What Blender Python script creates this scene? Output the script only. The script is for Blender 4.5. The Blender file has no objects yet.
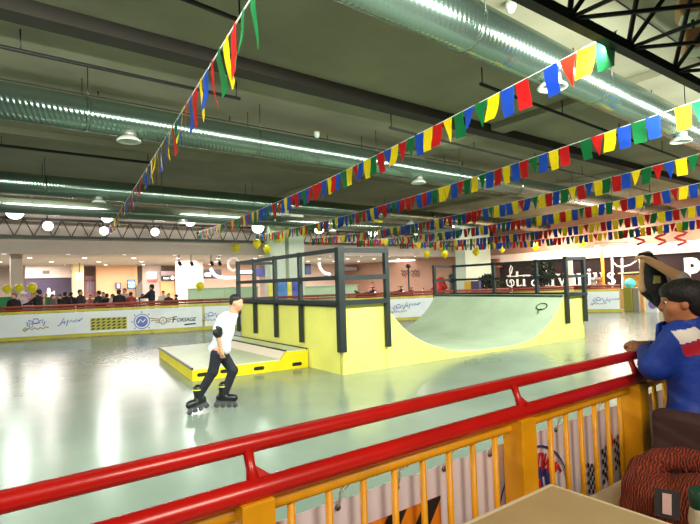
import bpy, bmesh, math, random
import numpy as np
from mathutils import Vector, Matrix
random.seed(7)
SC = bpy.context.scene
COL = SC.collection
PI = math.pi

# ------------------------------------------------------------------ camera model (700 x 524 frame)
FPX, CAMH = 505.0, 1.6
YAW, PITCH, ROLL = math.radians(53.7654), math.radians(2.33473), math.atan(.032)
_F = Vector((math.cos(YAW)*math.cos(PITCH), math.sin(YAW)*math.cos(PITCH), math.sin(PITCH)))
_R0 = Vector((math.sin(YAW), -math.cos(YAW), 0))
_U0 = _R0.cross(_F)
_R = math.cos(ROLL)*_R0 - math.sin(ROLL)*_U0
_U = math.sin(ROLL)*_R0 + math.cos(ROLL)*_U0
CAMP = Vector((0, 0, CAMH))
def ray(px, py): return _F + _R*((px-350)/FPX) - _U*((py-262)/FPX)
def on_z(px, py, z):
    r = ray(px, py); return CAMP + r*((z-CAMH)/r.z)
def on_y(px, py, y):
    r = ray(px, py); return CAMP + r*(y/r.y)
def on_x(px, py, x):
    r = ray(px, py); return CAMP + r*(x/r.x)
def on_d(px, py, d): return CAMP + ray(px, py)*d

# ------------------------------------------------------------------ materials
def lin(c):
    def f(v):
        v = v/255.0
        return v/12.92 if v <= .04045 else ((v+.055)/1.055)**2.4
    return (f(c[0]), f(c[1]), f(c[2]), 1)
_mats = {}
def mat(name, rgb, rough=.6, metal=0, emit=None, estr=0, noise=0, nscale=8, bump=0, bscale=40, spec=.5, coat=0, translucent=0, rgb2=None, stretch=None):
    if name in _mats: return _mats[name]
    m = bpy.data.materials.new(name); m.use_nodes = True
    nt = m.node_tree; b = nt.nodes['Principled BSDF']
    b.inputs['Base Color'].default_value = lin(rgb)
    b.inputs['Roughness'].default_value = rough
    b.inputs['Metallic'].default_value = metal
    b.inputs['Specular IOR Level'].default_value = spec
    if coat: b.inputs['Coat Weight'].default_value = coat; b.inputs['Coat Roughness'].default_value = .08
    tc = nt.nodes.new('ShaderNodeTexCoord')
    vec = tc.outputs['Object']
    if stretch:
        mp = nt.nodes.new('ShaderNodeMapping'); mp.inputs['Scale'].default_value = stretch
        nt.links.new(vec, mp.inputs['Vector']); vec = mp.outputs['Vector']
    if noise:
        n = nt.nodes.new('ShaderNodeTexNoise'); n.inputs['Scale'].default_value = nscale; n.inputs['Detail'].default_value = 5
        nt.links.new(vec, n.inputs['Vector'])
        mx = nt.nodes.new('ShaderNodeMix'); mx.data_type = 'RGBA'
        c2 = rgb2 or tuple(max(0, v*(1-noise)) for v in rgb)
        mx.inputs['A'].default_value = lin(rgb); mx.inputs['B'].default_value = lin(c2)
        rp = nt.nodes.new('ShaderNodeValToRGB'); rp.color_ramp.elements[0].position = .35; rp.color_ramp.elements[1].position = .68
        nt.links.new(n.outputs['Fac'], rp.inputs['Fac']); nt.links.new(rp.outputs['Color'], mx.inputs['Factor'])
        nt.links.new(mx.outputs['Result'], b.inputs['Base Color'])
    if bump:
        n = nt.nodes.new('ShaderNodeTexNoise'); n.inputs['Scale'].default_value = bscale; n.inputs['Detail'].default_value = 3
        nt.links.new(vec, n.inputs['Vector'])
        bp = nt.nodes.new('ShaderNodeBump'); bp.inputs['Strength'].default_value = bump; bp.inputs['Distance'].default_value = .02
        nt.links.new(n.outputs['Fac'], bp.inputs['Height']); nt.links.new(bp.outputs['Normal'], b.inputs['Normal'])
    if emit:
        b.inputs['Emission Color'].default_value = lin(emit); b.inputs['Emission Strength'].default_value = estr
    if translucent:
        tr = nt.nodes.new('ShaderNodeBsdfTranslucent'); tr.inputs['Color'].default_value = lin(rgb)
        ms = nt.nodes.new('ShaderNodeMixShader'); ms.inputs['Fac'].default_value = translucent
        nt.links.new(b.outputs['BSDF'], ms.inputs[1]); nt.links.new(tr.outputs['BSDF'], ms.inputs[2])
        nt.links.new(ms.outputs['Shader'], nt.nodes['Material Output'].inputs['Surface'])
    _mats[name] = m
    return m

# ------------------------------------------------------------------ mesh builder
def frame_of(d):
    d = Vector(d).normalized()
    a = Vector((0, 0, 1)) if abs(d.z) < .9 else Vector((1, 0, 0))
    u = d.cross(a).normalized(); v = d.cross(u).normalized()
    return u, v
class MB:
    def __init__(s): s.v = []; s.f = []; s.m = []; s.sm = []
    def add(s, vs, fs, m=0, smooth=False):
        o = len(s.v); s.v += [tuple(x) for x in vs]
        for f in fs: s.f.append(tuple(i+o for i in f)); s.m.append(m); s.sm.append(smooth)
        return s
    def hexa(s, p, m=0):   # 8 points: bottom 4 ccw, top 4 ccw
        return s.add(p, [(3,2,1,0),(4,5,6,7),(0,1,5,4),(1,2,6,5),(2,3,7,6),(3,0,4,7)], m)
    def box(s, c, size, m=0, rz=0):
        x, y, z = (v/2 for v in size); cs, sn = math.cos(rz), math.sin(rz)
        p = []
        for dz in (-z, z):
            for dx, dy in ((-x,-y),(x,-y),(x,y),(-x,y)):
                p.append((c[0]+dx*cs-dy*sn, c[1]+dx*sn+dy*cs, c[2]+dz))
        return s.hexa(p, m)
    def bbox(s, c, size, bev=.01, m=0, rz=0):   # bevelled box
        bm = bmesh.new(); bmesh.ops.create_cube(bm, size=1)
        bmesh.ops.scale(bm, vec=size, verts=bm.verts)
        bmesh.ops.bevel(bm, geom=bm.edges[:], offset=bev, segments=2, affect='EDGES', profile=.6)
        bmesh.ops.rotate(bm, cent=(0,0,0), matrix=Matrix.Rotation(rz, 3, 'Z'), verts=bm.verts)
        bmesh.ops.translate(bm, vec=c, verts=bm.verts)
        bm.verts.index_update()
        s.add([v.co[:] for v in bm.verts], [[v.index for v in f.verts] for f in bm.faces], m, False); bm.free()
        return s
    def beam(s, a, b, w, h, m=0):  # rectangular bar from a to b, w sideways, h along 'up'
        a, b = Vector(a), Vector(b); d = (b-a).normalized()
        up = Vector((0,0,1)) if abs(d.z) < .95 else Vector((0,1,0))
        u = d.cross(up).normalized()*(w/2); v = u.normalized().cross(d).normalized()*(h/2)
        p = [a-u-v, a+u-v, a+u+v, a-u+v, b-u-v, b+u-v, b+u+v, b-u+v]
        return s.hexa(p, m)
    def tube(s, pts, r, seg=10, m=0, caps=True):
        pts = [Vector(p) for p in pts]; n = len(pts)
        rs = r if isinstance(r, (list, tuple)) else [r]*n
        vs = []; fs = []
        u = None
        for i, p in enumerate(pts):
            d = (pts[min(i+1, n-1)]-pts[max(i-1, 0)])
            if u is None: u, v = frame_of(d)
            else:
                dn = d.normalized(); u = (u-dn*u.dot(dn)).normalized(); v = dn.cross(u)
            for k in range(seg):
                a = 2*PI*k/seg; vs.append(p+(u*math.cos(a)+v*math.sin(a))*rs[i])
        for i in range(n-1):
            for k in range(seg):
                k2 = (k+1) % seg
                fs.append((i*seg+k, i*seg+k2, (i+1)*seg+k2, (i+1)*seg+k))
        if caps:
            fs.append(tuple(range(seg-1, -1, -1))); fs.append(tuple((n-1)*seg+k for k in range(seg)))
        return s.add(vs, fs, m, True)
    def lathe(s, c, prof, seg=20, m=0, axis=(0,0,1)):  # prof: (radius, height)
        u, v = frame_of(axis); ax = Vector(axis).normalized(); c = Vector(c)
        vs = []; fs = []; n = len(prof)
        for r, h in prof:
            for k in range(seg):
                a = 2*PI*k/seg; vs.append(c+ax*h+(u*math.cos(a)+v*math.sin(a))*r)
        for i in range(n-1):
            for k in range(seg):
                k2 = (k+1) % seg
                fs.append((i*seg+k, i*seg+k2, (i+1)*seg+k2, (i+1)*seg+k))
        if prof[0][0] > 1e-5: fs.append(tuple(range(seg-1, -1, -1)))
        if prof[-1][0] > 1e-5: fs.append(tuple((n-1)*seg+k for k in range(seg)))
        return s.add(vs, fs, m, True)
    def ball(s, c, r, seg=16, rings=10, m=0):
        rr = r if isinstance(r, (tuple, list)) else (r, r, r)
        vs = [(c[0], c[1], c[2]-rr[2])]; fs = []
        for i in range(1, rings):
            t = PI*i/rings
            for k in range(seg):
                a = 2*PI*k/seg
                vs.append((c[0]+rr[0]*math.sin(t)*math.cos(a), c[1]+rr[1]*math.sin(t)*math.sin(a), c[2]-rr[2]*math.cos(t)))
        vs.append((c[0], c[1], c[2]+rr[2])); L = len(vs)-1
        for k in range(seg): fs.append((0, 1+(k+1) % seg, 1+k))
        for i in range(rings-2):
            for k in range(seg):
                a = 1+i*seg+k; b = 1+i*seg+(k+1) % seg
                fs.append((a, b, b+seg, a+seg))
        for k in range(seg): fs.append((L, L-seg+k, L-seg+(k+1) % seg))
        return s.add(vs, fs, m, True)
    def prism(s, poly, origin, ux, uy, thick, m=0):   # polygon in plane (ux,uy) extruded by thick along ux x uy
        o = Vector(origin); ux = Vector(ux); uy = Vector(uy); n = ux.cross(uy).normalized()*thick
        a = [o+ux*p[0]+uy*p[1] for p in poly]; b = [p+n for p in a]; k = len(poly)
        fs = [tuple(range(k-1, -1, -1)), tuple(range(k, 2*k))]+[(i, (i+1) % k, (i+1) % k+k, i+k) for i in range(k)]
        return s.add(a+b, fs, m)
    def build(s, name, mats, parent=None, world=True, fix=True, **tags):
        mats = mats if isinstance(mats, (list, tuple)) else [mats]
        me = bpy.data.meshes.new(name)
        vs = s.v
        o = bpy.data.objects.new(name, me); COL.objects.link(o)
        if parent is not None:
            o.parent = parent
            if world:
                M = wmat(parent).inverted(); vs = [tuple(M @ Vector(v)) for v in vs]
        elif world:
            xs = [v[0] for v in vs]; ys = [v[1] for v in vs]; zs = [v[2] for v in vs]
            c = ((min(xs)+max(xs))/2, (min(ys)+max(ys))/2, min(zs))
            o.location = c; vs = [(v[0]-c[0], v[1]-c[1], v[2]-c[2]) for v in vs]
        me.from_pydata(vs, [], s.f); me.update()
        for mm in mats: me.materials.append(mm)
        me.polygons.foreach_set('material_index', s.m)
        me.polygons.foreach_set('use_smooth', s.sm)
        if fix:
            bm = bmesh.new(); bm.from_mesh(me); bmesh.ops.recalc_face_normals(bm, faces=bm.faces[:]); bm.to_mesh(me); bm.free()
        tag(o, **tags)
        return o
def wmat(o):
    M = o.matrix_basis.copy() if o.parent is None else wmat(o.parent) @ o.matrix_basis
    return M
def tag(o, label=None, cat=None, group=None, kind=None):
    if label: o['label'] = label
    if cat: o['category'] = cat
    if group: o['group'] = group
    if kind: o['kind'] = kind
    return o
def thing(name, loc, label, cat, group=None, rz=0):
    o = bpy.data.objects.new(name, None); COL.objects.link(o)
    o.location = loc; o.rotation_euler = (0, 0, rz); o.empty_display_size = .1
    return tag(o, label, cat, group)
def dup(o, parent=None):
    c = o.copy(); COL.objects.link(c)
    if parent is not None: c.parent = parent
    for ch in list(o.children): dup(ch, c)
    return c

# ------------------------------------------------------------------ lettering: font outline -> mesh, fitted in a box on a plane
def text_geo(txt, shear=0, bold=0):
    cu = bpy.data.curves.new('t', 'FONT'); cu.body = txt; cu.size = 1; cu.shear = shear; cu.offset = bold; cu.extrude = .004; cu.resolution_u = 3
    ob = bpy.data.objects.new('t', cu); COL.objects.link(ob)
    dg = bpy.context.evaluated_depsgraph_get(); dg.update()
    me = bpy.data.meshes.new_from_object(ob.evaluated_get(dg))
    vs = [tuple(v.co) for v in me.vertices]; fs = [tuple(p.vertices) for p in me.polygons]
    bpy.data.objects.remove(ob); bpy.data.curves.remove(cu); bpy.data.meshes.remove(me)
    return vs, fs
def put_text(mb, txt, origin, ux, uy, w, h, m=0, shear=0, bold=0, rot=0, lift=.004, serif=0):
    vs, fs = text_geo(txt, shear, bold)
    if not vs: return
    x0 = min(v[0] for v in vs); x1 = max(v[0] for v in vs); y0 = min(v[1] for v in vs); y1 = max(v[1] for v in vs)
    ux, uy, o = Vector(ux), Vector(uy), Vector(origin); n = ux.cross(uy)
    out = []
    for v in vs:
        a = ((v[0]-x0)/(x1-x0)-.5)*w; b = ((v[1]-y0)/(y1-y0)-.5)*h
        a, b = a*math.cos(rot)-b*math.sin(rot), a*math.sin(rot)+b*math.cos(rot)
        out.append(o+ux*a+uy*b+n*(v[2]*.5+lift))
    mb.add(out, fs, m)
def stroke(mb, pts, origin, ux, uy, w, m=0, lift=.004, closed=False):   # flat brush stroke on a plane
    ux, uy, o = Vector(ux), Vector(uy), Vector(origin); n = ux.cross(uy).normalized()
    pts = [Vector((p[0], p[1], 0)) for p in pts]
    if closed: pts = pts+[pts[0]]
    L = []; Rr = []
    for i, p in enumerate(pts):
        d = (pts[min(i+1, len(pts)-1)]-pts[max(i-1, 0)]); d = d.normalized() if d.length > 1e-9 else Vector((1,0,0))
        if closed and i in (0, len(pts)-1): d = (pts[1]-pts[-2]).normalized()
        q = Vector((-d.y, d.x, 0))*(w/2)
        L.append(p+q); Rr.append(p-q)
    vs = [o+ux*p.x+uy*p.y+n*lift for p in L+Rr]; k = len(pts)
    mb.add(vs, [(i, i+1, i+1+k, i+k) for i in range(k-1)], m)
def arcpts(cx, cy, r, a0, a1, n=16, ry=None):
    ry = ry or r
    return [(cx+r*math.cos(math.radians(a0+(a1-a0)*i/n)), cy+ry*math.sin(math.radians(a0+(a1-a0)*i/n))) for i in range(n+1)]
def flatpoly(mb, pts, origin, ux, uy, m=0, lift=.004):
    ux, uy, o = Vector(ux), Vector(uy), Vector(origin); n = ux.cross(uy).normalized()
    mb.add([o+ux*p[0]+uy*p[1]+n*lift for p in pts], [tuple(range(len(pts)))], m)

# ------------------------------------------------------------------ smooth bodies: blended rounded cones / ellipsoids -> one closed surface
def cap(a, b, ra, rb=None, k=.03, t=0): return ('c', np.array(a, float), np.array(b, float), ra, ra if rb is None else rb, k, t)
def ell(c, r, k=.03, t=0, rot=None): return ('e', np.array(c, float), np.array(r, float), rot, None, k, t)
def body_mesh(prims, vox):
    lo = np.array([1e9]*3); hi = -lo
    bbs = []
    for p in prims:
        if p[0] == 'c':
            r = max(p[3], p[4]); a = np.minimum(p[1], p[2])-r; b = np.maximum(p[1], p[2])+r
        else:
            r = p[2].max() if p[3] is not None else p[2]; a = p[1]-r; b = p[1]+r
        bbs.append((a, b)); lo = np.minimum(lo, a); hi = np.maximum(hi, b)
    lo -= 3*vox; hi += 3*vox
    N = np.ceil((hi-lo)/vox).astype(int)+1
    D = np.full(N, .5); T = np.zeros(N, np.int16); best = np.full(N, 9.)
    ax = [lo[i]+vox*np.arange(N[i]) for i in range(3)]
    for p, (a, b) in zip(prims, bbs):
        k = p[5]; pad = k*1.2+2.5*vox
        i0 = np.maximum(0, np.floor((a-pad-lo)/vox).astype(int)); i1 = np.minimum(N, np.ceil((b+pad-lo)/vox).astype(int)+1)
        sl = tuple(slice(i0[j], i1[j]) for j in range(3))
        X, Y, Z = np.meshgrid(*[ax[j][i0[j]:i1[j]] for j in range(3)], indexing='ij')
        P = np.stack([X, Y, Z], -1)
        if p[0] == 'c':
            ba = p[2]-p[1]; L = max(ba@ba, 1e-12)
            h = np.clip(((P-p[1])@ba)/L, 0, 1)
            d = np.linalg.norm(P-p[1]-h[..., None]*ba, axis=-1)-(p[3]+(p[4]-p[3])*h)
        else:
            q = P-p[1]
            if p[3] is not None: q = q@np.array(p[3])
            k0 = np.linalg.norm(q/p[2], axis=-1); k1 = np.linalg.norm(q/(p[2]**2), axis=-1)
            d = np.where(k1 > 1e-9, k0*(k0-1)/np.maximum(k1, 1e-9), -p[2].min())
        Ds = D[sl]; h = np.clip(.5+.5*(Ds-d)/k, 0, 1)
        D[sl] = Ds*(1-h)+d*h-k*h*(1-h)
        bs = best[sl]; w = d < bs; T[sl] = np.where(w, p[6], T[sl]); best[sl] = np.minimum(bs, d)
    ins = D < 0
    c = [ins[i:N[0]-1+i, j:N[1]-1+j, l:N[2]-1+l] for i in (0,1) for j in (0,1) for l in (0,1)]
    s = sum(x.astype(np.int8) for x in c); act = (s > 0) & (s < 8)
    idx = np.argwhere(act); vid = -np.ones(act.shape, int); vid[tuple(idx.T)] = np.arange(len(idx))
    acc = np.zeros((len(idx), 3)); cnt = np.zeros(len(idx))
    off = [(i, j, l) for i in (0,1) for j in (0,1) for l in (0,1)]
    for x in range(8):
        for y in range(x+1, 8):
            o1, o2 = np.array(off[x]), np.array(off[y])
            if np.abs(o1-o2).sum() != 1: continue
            d1 = D[tuple((idx+o1).T)]; d2 = D[tuple((idx+o2).T)]
            cr = (d1 < 0) != (d2 < 0)
            t = np.where(cr, d1/np.where(cr, d1-d2, 1), 0)
            pt = o1+(o2-o1)*t[:, None]
            acc[cr] += pt[cr]; cnt[cr] += 1
    V = lo+vox*(idx+acc/cnt[:, None])
    tags = T[tuple((idx+np.round(acc/cnt[:, None]).astype(int)).T)]
    faces = []
    for a in range(3):
        b, cc = (a+1) % 3, (a+2) % 3
        sl1 = [slice(None)]*3; sl2 = [slice(None)]*3; sl1[a] = slice(0, N[a]-1); sl2[a] = slice(1, N[a])
        A = ins[tuple(sl1)]; B = ins[tuple(sl2)]
        e = np.argwhere(A != B)
        e = e[(e[:, b] > 0) & (e[:, cc] > 0) & (e[:, b] < N[b]-1) & (e[:, cc] < N[cc]-1)]
        fl = A[tuple(e.T)]
        eb = np.zeros(3, int); eb[b] = 1; ec = np.zeros(3, int); ec[cc] = 1
        q = np.stack([vid[tuple((e-eb-ec).T)], vid[tuple((e-ec).T)], vid[tuple(e.T)], vid[tuple((e-eb).T)]], 1)
        q[~fl] = q[~fl][:, ::-1]
        faces.append(q)
    Fc = np.concatenate(faces)
    return V, Fc, tags
def body(name, prims, vox, mats, parent, colour=None, **tags):
    V, Fc, tg = body_mesh(prims, vox)
    me = bpy.data.meshes.new(name); me.from_pydata(V.tolist(), [], Fc.tolist()); me.update()
    mats = mats if isinstance(mats, (list, tuple)) else [mats]
    for m in mats: me.materials.append(m)
    if len(mats) > 1:
        if colour is not None:
            cen = V[Fc].mean(1); mi = np.array([colour(c) for c in cen], dtype=np.int32)
        else: mi = tg[Fc].max(1).astype(np.int32)
        me.polygons.foreach_set('material_index', mi)
    me.polygons.foreach_set('use_smooth', [True]*len(me.polygons))
    o = bpy.data.objects.new(name, me); COL.objects.link(o); o.parent = parent
    return tag(o, **tags)

# ------------------------------------------------------------------ palette
M_RED = mat('red_gloss_paint', (206, 22, 16), .3, coat=.3, noise=.12, nscale=3, bump=.05, bscale=14)
M_YEL = mat('amber_gloss_paint', (246, 170, 10), .4, noise=.12, nscale=5)
M_RAMPY = mat('ramp_yellow', (240, 234, 118), .55, noise=.05, nscale=1.5)
M_BOXY = mat('box_yellow', (240, 220, 10), .5, noise=.06, nscale=2)
M_RAMPG = mat('ramp_pale_green', (212, 230, 196), .42, noise=.08, nscale=1.2)
M_BOXTOP = mat('box_top', (214, 220, 190), .4, noise=.06, nscale=1.5)
M_RAILG = mat('rail_dark_green', (26, 37, 36), .5, noise=.15, nscale=6)
M_BLACK = mat('black_rubber', (14, 14, 16), .6)
M_STEEL = mat('steel_edge', (70, 72, 70), .35, .9)
M_WHITE = mat('banner_vinyl_white', (236, 238, 240), .45, noise=.03, nscale=2)
M_BARY = mat('barrier_yellow', (206, 192, 62), .5, noise=.1, nscale=3)
M_BARR = mat('barrier_handrail_red', (150, 62, 40), .45)
M_TRUSS = mat('truss_dark_steel', (22, 22, 22), .6, .2)
M_FARTRUSS = mat('truss_grey_steel', (78, 84, 82), .5, .3)
M_PINK = mat('mall_plaster', (226, 200, 188), .7, noise=.04, nscale=1)
M_PALEGREEN = mat('pale_green_panel', (186, 214, 176), .6, noise=.05, nscale=1)
M_SIGNDARK = mat('sign_dark', (40, 38, 48), .5)
M_LIT = mat('lit_white_sign', (255, 250, 244), .5, emit=(255, 246, 236), estr=1.6)
M_SKIN = mat('skin', (206, 150, 118), .55, noise=.08, nscale=12)
M_SKIN2 = mat('skin_warm', (196, 124, 82), .5, noise=.1, nscale=14)
M_HAIRD = mat('hair_dark', (20, 14, 12), .6, noise=.4, nscale=60, bump=.5, bscale=90, stretch=(1, 1, .3))
M_HAIRB = mat('hair_brown', (88, 56, 38), .6, noise=.3, nscale=60)

# ------------------------------------------------------------------ setting: floor, ceiling, walls
def floor_material():
    m = bpy.data.materials.new('epoxy_floor'); m.use_nodes = True; nt = m.node_tree; b = nt.nodes['Principled BSDF']
    tc = nt.nodes.new('ShaderNodeTexCoord')
    n1 = nt.nodes.new('ShaderNodeTexNoise'); n1.inputs['Scale'].default_value = .35; n1.inputs['Detail'].default_value = 6
    n2 = nt.nodes.new('ShaderNodeTexNoise'); n2.inputs['Scale'].default_value = 6; n2.inputs['Detail'].default_value = 8
    for n in (n1, n2): nt.links.new(tc.outputs['Object'], n.inputs['Vector'])
    mx = nt.nodes.new('ShaderNodeMix'); mx.data_type = 'RGBA'
    mx.inputs['A'].default_value = lin((132, 144, 130)); mx.inputs['B'].default_value = lin((108, 124, 110))
    rp = nt.nodes.new('ShaderNodeValToRGB'); rp.color_ramp.elements[0].position = .38; rp.color_ramp.elements[1].position = .65
    nt.links.new(n1.outputs['Fac'], rp.inputs['Fac']); nt.links.new(rp.outputs['Color'], mx.inputs['Factor'])
    nt.links.new(mx.outputs['Result'], b.inputs['Base Color'])
    mr = nt.nodes.new('ShaderNodeMapRange'); mr.inputs['To Min'].default_value = .16; mr.inputs['To Max'].default_value = .28
    nt.links.new(n2.outputs['Fac'], mr.inputs['Value']); nt.links.new(mr.outputs['Result'], b.inputs['Roughness'])
    bp = nt.nodes.new('ShaderNodeBump'); bp.inputs['Strength'].default_value = .06; bp.inputs['Distance'].default_value = .03
    n3 = nt.nodes.new('ShaderNodeTexNoise'); n3.inputs['Scale'].default_value = 2.2; n3.inputs['Detail'].default_value = 4
    nt.links.new(tc.outputs['Object'], n3.inputs['Vector']); nt.links.new(n3.outputs['Fac'], bp.inputs['Height'])
    nt.links.new(bp.outputs['Normal'], b.inputs['Normal'])
    b.inputs['Specular IOR Level'].default_value = .36
    return m
M_FLOOR = floor_material()
M_CEIL = mat('ceiling_concrete', (150, 146, 120), .85, noise=.16, nscale=.5, bump=.15, bscale=3)
M_BEAM = mat('ceiling_beam_shade', (52, 46, 38), .85, noise=.1, nscale=2)  # shade on a single beam, put into its colour
M_MALLCEIL = mat('mall_ceiling', (206, 178, 166), .8, noise=.05, nscale=.6)
M_FASC = mat('fascia_white', (238, 216, 206), .6, noise=.03, nscale=1)

ZC = 5.2
MB().box((8, 16, -.05), (40, 50, .1)).build('floor', M_FLOOR, kind='structure')
MB().box((8, 8, ZC+.05), (40, 32, .1)).build('ceiling', M_CEIL, kind='structure')
for (y, w, h) in ((-5, .3, .3), (1.2, .3, .3), (7.2, .32, .2), (13.0, .3, .15), (18.6, .3, .2)):
    MB().beam((-12, y-.25, ZC-h/2), (27.5, y+.9, ZC-h/2), w, h).build('ceiling_beam', M_BEAM if y == 7.2 else M_CEIL, kind='structure')
for x in (-2.5, 9.9, 18.2):
    MB().box((x, 8, ZC-.07), (.5, 32, .14)).build('ceiling_beam', M_CEIL, kind='structure')
# far side: fascia over the truss line, then the lower mall ceiling, then back walls
MB().box((8, 23.75, 4.2), (40, .2, 2.1)).build('wall_back', M_FASC, kind='structure')
MB().box((8, 32, 3.32), (40, 16.6, .1)).build('ceiling_mall', M_MALLCEIL, kind='structure')
MB().box((8, 40.1, 1.7), (40, .2, 3.4)).build('wall_far', M_PINK, kind='structure')
M_RWALL = mat('right_wall_warm', (168, 128, 106), .75, noise=.05, nscale=1)
MB().box((27.6, 16, 2.65), (.2, 50, 5.3)).build('wall_right', M_RWALL, kind='structure')
# white fascia band on right wall
MB().box((27.1, 13, 2.78), (.8, 17, .55)).build('trim_1', M_FASC, kind='structure')

# ------------------------------------------------------------------ spiral ducts with diffusers
def duct_material():
    m = bpy.data.materials.new('galvanised_duct'); m.use_nodes = True; nt = m.node_tree; b = nt.nodes['Principled BSDF']
    b.inputs['Base Color'].default_value = lin((132, 152, 138)); b.inputs['Metallic'].default_value = .9; b.inputs['Roughness'].default_value = .2
    tc = nt.nodes.new('ShaderNodeTexCoord'); w = nt.nodes.new('ShaderNodeTexWave'); w.wave_type = 'BANDS'; w.bands_direction = 'X'
    w.inputs['Scale'].default_value = 4.5; w.inputs['Distortion'].default_value = .2
    mp = nt.nodes.new('ShaderNodeMapping'); mp.inputs['Rotation'].default_value = (0, .25, .25)
    nt.links.new(tc.outputs['Object'], mp.inputs['Vector']); nt.links.new(mp.outputs['Vector'], w.inputs['Vector'])
    bp = nt.nodes.new('ShaderNodeBump'); bp.inputs['Strength'].default_value = .22; bp.inputs['Distance'].default_value = .012
    nt.links.new(w.outputs['Fac'], bp.inputs['Height']); nt.links.new(bp.outputs['Normal'], b.inputs['Normal'])
    return m
M_DUCT = duct_material()
M_DIFF = mat('diffuser_white', (214, 220, 208), .45)
M_NECK = mat('duct_neck', (150, 150, 140), .4, .6)
def duct(p0, p1, r, xs, label, necks=M_NECK):
    p0, p1 = Vector(p0), Vector(p1)
    t = thing('ventilation_duct', (p0+p1)/2, label, 'duct', 'spiral ventilation ducts')
    MB().tube([p0, p1], r, 40).build('duct_pipe', M_DUCT, t)
    d = (p1-p0).normalized(); L = (p1-p0).length
    k = 1.2
    while k < L:
        c = p0+d*k
        MB().lathe(c-d*.03, [(r*1.0, 0), (r*1.025, 0), (r*1.025, .06), (r*1.0, .06)], 40, axis=d).build('joint_band', M_DUCT, t)
        MB().tube([c+Vector((0, -r, 0)), Vector((c.x, c.y-r, ZC))], .008, 5).build('hanger_rod', M_STEEL, t)
        MB().tube([c+Vector((0, r, 0)), Vector((c.x, c.y+r, ZC))], .008, 5).build('hanger_rod', M_STEEL, t)
        k += 3.1
    for x in xs:
        s = (x-p0.x)/(p1.x-p0.x); c = p0.lerp(p1, s)
        nk = MB().lathe((c.x, c.y-r*.3, c.z-r-.03), [(.12, .2), (.12, .06), (.118, .0), (.1, .0), (.1, .14), (0, .14)], 24).build('diffuser_neck', necks, t)
        MB().lathe((c.x, c.y-r*.3, c.z-r-.09), [(.115, .07), (.135, .07), (.185, .02), (.195, 0), (.185, -.012), (.15, .0), (.115, .055), (.115, .07)], 28).build('diffuser_ring', M_DIFF, t)
DZ = 4.5
duct((-6, 3.2, DZ), (27, 4.9, DZ), .285, (6.2, 10.95, 17), 'thick spiral duct nearest the viewer, crossing the upper right ceiling')
duct((-6, 8.75, DZ), (27, 10.4, DZ), .28, (2.05, 9.2, 16), 'spiral duct second from the viewer, with a round diffuser over the skater')
duct((-6, 15.5, DZ), (27, 17.15, DZ), .29, (2.75, 9, 15.5), 'spiral duct third from the viewer, running low over the rink middle')
duct((-6, 19.6, DZ), (27, 21.2, DZ), .26, (6.5, 14), 'spiral duct farthest from the viewer, beside the far roof truss')

# ------------------------------------------------------------------ sprinkler pipes and cables under the ceiling
M_PIPE = mat('pipe_black', (24, 26, 22), .5)
def pipe(p, q, r, label):
    t = thing('ceiling_pipe', (Vector(p)+Vector(q))/2, label, 'pipe')
    MB().tube([p, q], r, 8).build('pipe_run', M_PIPE, t)
    p, q = Vector(p), Vector(q); n = max(2, int((q-p).length/2.5))
    for i in range(n+1):
        c = p.lerp(q, (i+.02)/(n+.04))
        MB().tube([c, (c.x, c.y, ZC)], .012, 6).build('pipe_hanger', M_PIPE, t)
pipe((-6, 7.8, 4.9), (3.7, 8.18, 4.9), .03, 'black ceiling pipe ending above the bunting, just before the second duct')
pipe((-6, 13.3, 4.9), (3.6, 13.62, 4.9), .035, 'black ceiling pipe between the second and third ducts on the left')
pipe((1.4, 5.55, 4.9), (2.62, 5.72, 4.9), .03, 'short black pipe stub hanging at the top centre of the ceiling')
pipe((6.86, 5.45, 4.9), (26, 6.6, 4.9), .03, 'long black ceiling pipe just beyond the thick nearest duct')
pipe((7.1, 8.1, 4.9), (22, 9.2, 4.9), .028, 'black ceiling pipe in front of the second duct on the right')
pipe((-6, 9.6, 5.1), (12, 10.3, 5.1), .014, 'thin brown cable run along the ceiling over the second duct')
pipe((3, 2.9, 5.1), (20, 3.5, 5.1), .012, 'thin cable running along the ceiling above the nearest duct')
t = thing('ceiling_batten_lamp', (10.5, 7.6, 5.05), 'unlit pale rectangular lamp on the ceiling beyond the nearest duct', 'lamp')
MB().bbox((10.5, 7.6, 5.1), (.9, .26, .06), .01).build('lamp_body', M_NECK, t)
MB().bbox((10.5, 7.6, 5.055), (.84, .2, .05), .01).build('lamp_cover', mat('dull_diffuser', (180, 205, 180), .5), t)
for (px, py) in ((511, 11), (317, 137)):
    p = on_z(px, py, 5.08)
    t = thing('smoke_detector', p, 'small white ceiling detector '+('above the nearest duct' if px > 400 else 'beyond the second duct'), 'detector')
    MB().lathe((p.x, p.y, 5.08), [(.03, -.02), (.05, 0), (.07, .05), (.07, .12)], 16).build('detector_body', M_DIFF, t)

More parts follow.
